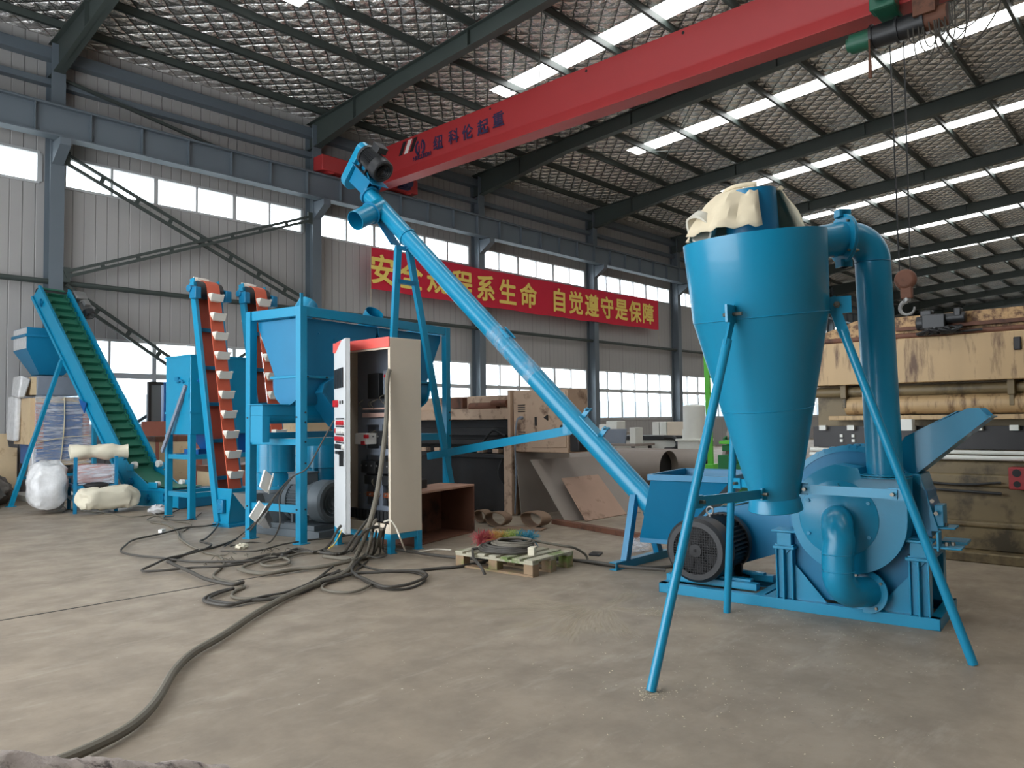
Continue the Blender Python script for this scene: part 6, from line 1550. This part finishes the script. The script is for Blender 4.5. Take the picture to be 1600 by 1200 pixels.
cable('grey cable curling into a hook left of the cabinet', [(4.513,6.88,0), (4.345,6.972,0), (4.066,6.869,0), (3.913,6.846,-0), (3.781,6.754,0), (3.779,6.61,0), (3.909,6.547,0), (4.027,6.653,0), (4.086,6.844,0), (4.021,7.034,0), (3.799,6.883,0), (3.57,6.723,0), (3.544,6.477,0), (3.645,6.265,0), (3.888,6.238,0), (4.218,6.216,0), (4.518,6.309,0)], .013, 'cable_grey')
cable('grey cable looping forward below the cabinet hook cable', [(4.493,5.829,0.321), (4.824,6.375,0), (4.553,6.212,0), (4.314,6.147,0), (4.018,6.125,-0), (3.818,6.232,0), (3.564,6.234,0), (3.482,6.42,0), (3.487,6.638,0)], .016, 'cable_grey')
cable('cable bundle strand making the loop right of the big cable', [(4.444,5.882,0.334), (4.828,6.487,0), (4.477,6.149,0), (4.154,5.821,0), (4.009,5.563,0), (3.936,5.291,0), (3.873,4.995,0), (4.002,4.911,-0), (4.21,4.957,0), (4.386,5.062,0), (4.467,5.259,0), (4.358,5.392,0), (4.197,5.502,-0), (4.038,5.612,-0), (3.775,5.564,0), (3.553,5.529,0)], .013)
cable('second strand of the loop right of the big cable', [(4.461,5.864,0.322), (4.767,6.331,0), (4.422,6.013,0), (4.141,5.746,0), (3.971,5.365,0), (3.909,5.024,0), (4.05,4.889,0), (4.341,5.035,0), (4.485,5.324,-0), (4.375,5.548,0), (4.355,5.805,0), (4.43,6.104,-0)], .01)
cable('grey cable forming the small oval in front of the cabinet loops', [(4.156,5.728,0), (3.917,5.676,0), (3.676,5.53,0), (3.554,5.382,0), (3.558,5.201,0), (3.647,5.094,0), (3.809,5.146,0), (3.953,5.27,0), (4.041,5.524,0), (4.018,5.678,0)], .011, 'cable_grey')
cable('short dark cable arching beside the small oval', [(4.118,5.819,0), (3.91,5.811,0), (3.717,5.715,0), (3.567,5.55,0), (3.415,5.479,0)], .011)
cable('dark cable leaving the cabinet foot and passing under the pallet', [(4.572,5.892,0.3), (5.091,6.65,0), (5.045,6.396,0), (5.05,6.093,0), (5.073,5.729,0), (5.139,5.433,0), (5.325,5.099,0), (5.593,4.768,0), (5.759,4.363,0), (5.761,3.938,0), (5.855,3.602,0)], .015)
cable('dark cable crossing in front of the pallet left corner', [(4.346,5.585,0), (4.486,5.413,-0), (4.71,5.321,0), (4.902,5.226,-0), (5.248,5.195,0), (5.769,5.084,0), (5.835,4.572,0), (5.833,4.127,0), (6.038,3.78,0), (6.332,3.656,0)], .014)
cable('white cable hanging from the cabinet sill to the floor on its right', [(4.695,6.05,0.364), (4.687,5.939,0.387), (4.709,5.89,0.327), (4.617,5.699,0.241), (5.106,6.2,0), (5.185,6.101,0), (5.39,6.086,0), (5.469,5.926,0)], .008, 'cable_white')
cable('grey cable dropping straight out of the cabinet sill', [(4.6,6.007,0.354), (4.549,5.921,0.258), (4.907,6.388,0), (4.718,6.225,0), (4.55,6.269,0), (4.47,6.477,0)], .01, 'cable_grey')
cable('dark strand dropping inside the cabinet feet', [(4.713,6.032,0.352), (4.636,5.974,0.254), (5.018,6.49,0), (4.812,6.162,0), (4.649,6.093,0), (4.674,6.334,0)], .009)
cable('thick grey cable beside the drooping one at the cabinet sill', [(4.644,6.105,0.384), (4.558,6.053,0.342), (4.491,5.985,0.229), (4.726,6.382,0), (4.55,6.269,0), (4.469,6.315,-0), (4.409,6.664,0)], .017, 'cable_grey')
cable('dark cable slanting from the cabinet sill to the left front foot', [(4.589,6.164,0.385), (4.488,6.131,0.319), (4.436,6.194,0.215), (4.673,6.681,0), (4.541,6.67,0), (4.622,6.986,0)], .014)
cable('dark cable bundle coming out under the cabinet door', [(4.648,6.7,0.263), (4.622,6.731,0.211), (4.468,6.607,0.138), (4.635,6.97,0), (4.45,6.9,0), (4.45,7.201,0), (4.141,6.996,0)], .014)
cable('striped yellow lead lying by the left cabinet foot', [(4.653,6.696,0.217), (4.57,6.644,0.147), (4.859,7.136,0), (4.683,6.971,0), (4.778,7.042,0)], .006, 'yellow_ink')
cable('pale thin string trailing on the floor from the film wrapped rack', [(4.489,15.077,0), (4.391,14.388,-0), (4.243,13.686,0), (4.031,13.145,0), (4.231,13.559,0), (4.293,13.063,0), (4.421,12.628,0), (4.458,11.831,0), (4.571,11.682,0), (4.784,11.643,0), (4.663,10.877,0), (4.702,10.401,0), (4.636,10.084,0), (4.298,9.595,0)], .007, 'cable_grey')
cable('thin dark cable curling around the cooler feet', [(5.312,11.978,0), (4.916,11.469,0), (4.665,10.985,0), (4.735,10.674,0), (4.911,10.663,0), (5.341,11.281,0)], .008)
cable('thin cable making a triangle left of the cooler feet', [(4.741,10.351,0), (4.536,10.721,0), (4.423,10.974,0), (4.658,11.334,0), (4.851,11.315,0), (4.91,11.237,0)], .007, 'cable_grey')
mb = MB(); rr = random.Random(31); base = V((3.892,7.306,0))
for i in range(16):
    p = base + V((rr.uniform(-.5, .5), rr.uniform(-.25, .25), .006)); a = rr.uniform(0, PI); d = V((math.cos(a), math.sin(a), 0))
    mb.tube(spline([p, p + d * .06 + V((0, 0, .03)), p + d * .12 + V((.03, 0, .0)), p + d * .16], 4), .004, 5)
o = mb.build('wire_offcuts', M['cable_grey'], None); tag(o, 'thin tangled wire offcuts among the floor cables', 'wire', None, 'stuff')

# wood dust and flakes spread round the mill
def flakes(name, label, cen, n, sx, sy, size, mat, seed):
    rr = random.Random(seed); mb = MB(); c = V(cen)
    for i in range(n):
        p = c + V((rr.gauss(0, sx), rr.gauss(0, sy), .0)); a = rr.uniform(0, PI); s = size * rr.uniform(.5, 1.6); d = V((math.cos(a), math.sin(a), 0)) * s; e = V((-d.y, d.x, 0)) * rr.uniform(.25, .6)
        z0, z1 = V((0, 0, .0012)), V((0, 0, .0012 + .002 * rr.random()))
        mb.add([p - d - e + z0, p + d - e + z0, p + d + e + z1, p - d + e + z1], [(0, 1, 2, 3)])
    o = mb.build(name, mat, None, flat=True); return tag(o, label, 'wood flakes', None, 'stuff')
M['flake'] = simple('pale wood flakes', srgb(226, 212, 184), 0.8)
flakes('wood_flakes', 'pale wood flakes scattered over the floor round the cyclone legs', (4.0, 1.9, 0), 700, .9, .7, .0038, M['flake'], 1)
flakes('wood_flakes', 'pale wood flakes sprinkled along the mill skid', (5.15, 2.2, 0), 420, .25, .7, .004, M['flake'], 2)
flakes('sawdust', 'little mound of sawdust at the nearest cyclone foot', (3.319,2.141,0), 200, .05, .04, .004, M['flake'], 3)
def dust_mat():
    m, n, l, p = new_mat('swept wood dust')
    tc = n.new('ShaderNodeTexCoord'); mp = n.new('ShaderNodeMapping'); mp.inputs['Scale'].default_value = (1.0, 9, 1); l.new(tc.outputs['UV'], mp.inputs[0])
    nz = n.new('ShaderNodeTexNoise'); nz.inputs['Scale'].default_value = 3; nz.inputs['Detail'].default_value = 5; l.new(mp.outputs[0], nz.inputs['Vector'])
    f = ramp(n, l, nz.outputs['Fac'], [(0.4, (0, 0, 0)), (0.66, (0.6, 0.6, 0.6))])
    sep = n.new('ShaderNodeSeparateXYZ'); l.new(tc.outputs['UV'], sep.inputs[0])
    ex = ramp(n, l, sep.outputs[0], [(0.0, (0, 0, 0)), (0.2, (1, 1, 1)), (0.7, (1, 1, 1)), (1.0, (0, 0, 0))]); ey = ramp(n, l, sep.outputs[1], [(0.0, (0, 0, 0)), (0.3, (1, 1, 1)), (0.7, (1, 1, 1)), (1.0, (0, 0, 0))])
    g = mix(n, l, 1.0, mix(n, l, 1.0, f, ex, 'MULTIPLY'), ey, 'MULTIPLY')
    p.inputs['Base Color'].default_value = srgb(196, 182, 156); p.inputs['Roughness'].default_value = .9
    t = n.new('ShaderNodeBsdfTransparent'); ms = n.new('ShaderNodeMixShader'); l.new(g, ms.inputs[0]); l.new(t.outputs[0], ms.inputs[1]); l.new(p.outputs[0], ms.inputs[2]); l.new(ms.outputs[0], n['Material Output'].inputs[0])
    return m
M['dust'] = dust_mat()
verts, faces, uvs = [], [], []
apex = V((4.567,3.379,0))
for px_, w_ in (((3.853,3.947,0), .12), ((3.623,3.534,0), .12), ((3.648,3.17,0), .1), ((3.646,2.965,0), .1), ((3.96,2.909,0), .12), ((4.056,2.687,0), .1), ((3.871,4.304,0), .1), ((4.354,4.038,0), .14), ((4.672,2.78,0), .14), ((5.188,3.369,0), .12)):
    q = V(px_); d = (q - apex); s = V((-d.y, d.x, 0)).normalized(); b = len(verts); nseg = 8; k_ = len(uvs)
    for i in range(nseg + 1):
        t = i / nseg; c = apex + d * t + s * (.05 * math.sin(t * 3 + k_)); wd = w_ * (.35 + .9 * t); z = V((0, 0, .0012 + .00015 * (k_ % 9)))
        verts += [c - s * wd + z, c + s * wd + z]; uvs += [(t, 0), (t, 1)]
        if i: faces.append((b + 2 * i - 2, b + 2 * i, b + 2 * i + 1, b + 2 * i - 1))
me = bpy.data.meshes.new('swept_dust'); me.from_pydata(verts, [], faces); ul = me.uv_layers.new(name='uv')
for lp in me.loops: ul.data[lp.index].uv = uvs[lp.vertex_index]
me.materials.append(M['dust']); o = bpy.data.objects.new('swept_dust', me); COL.objects.link(o); tag(o, 'fan of swept pale wood dust on the floor before the mill', 'dust', None, 'stuff')
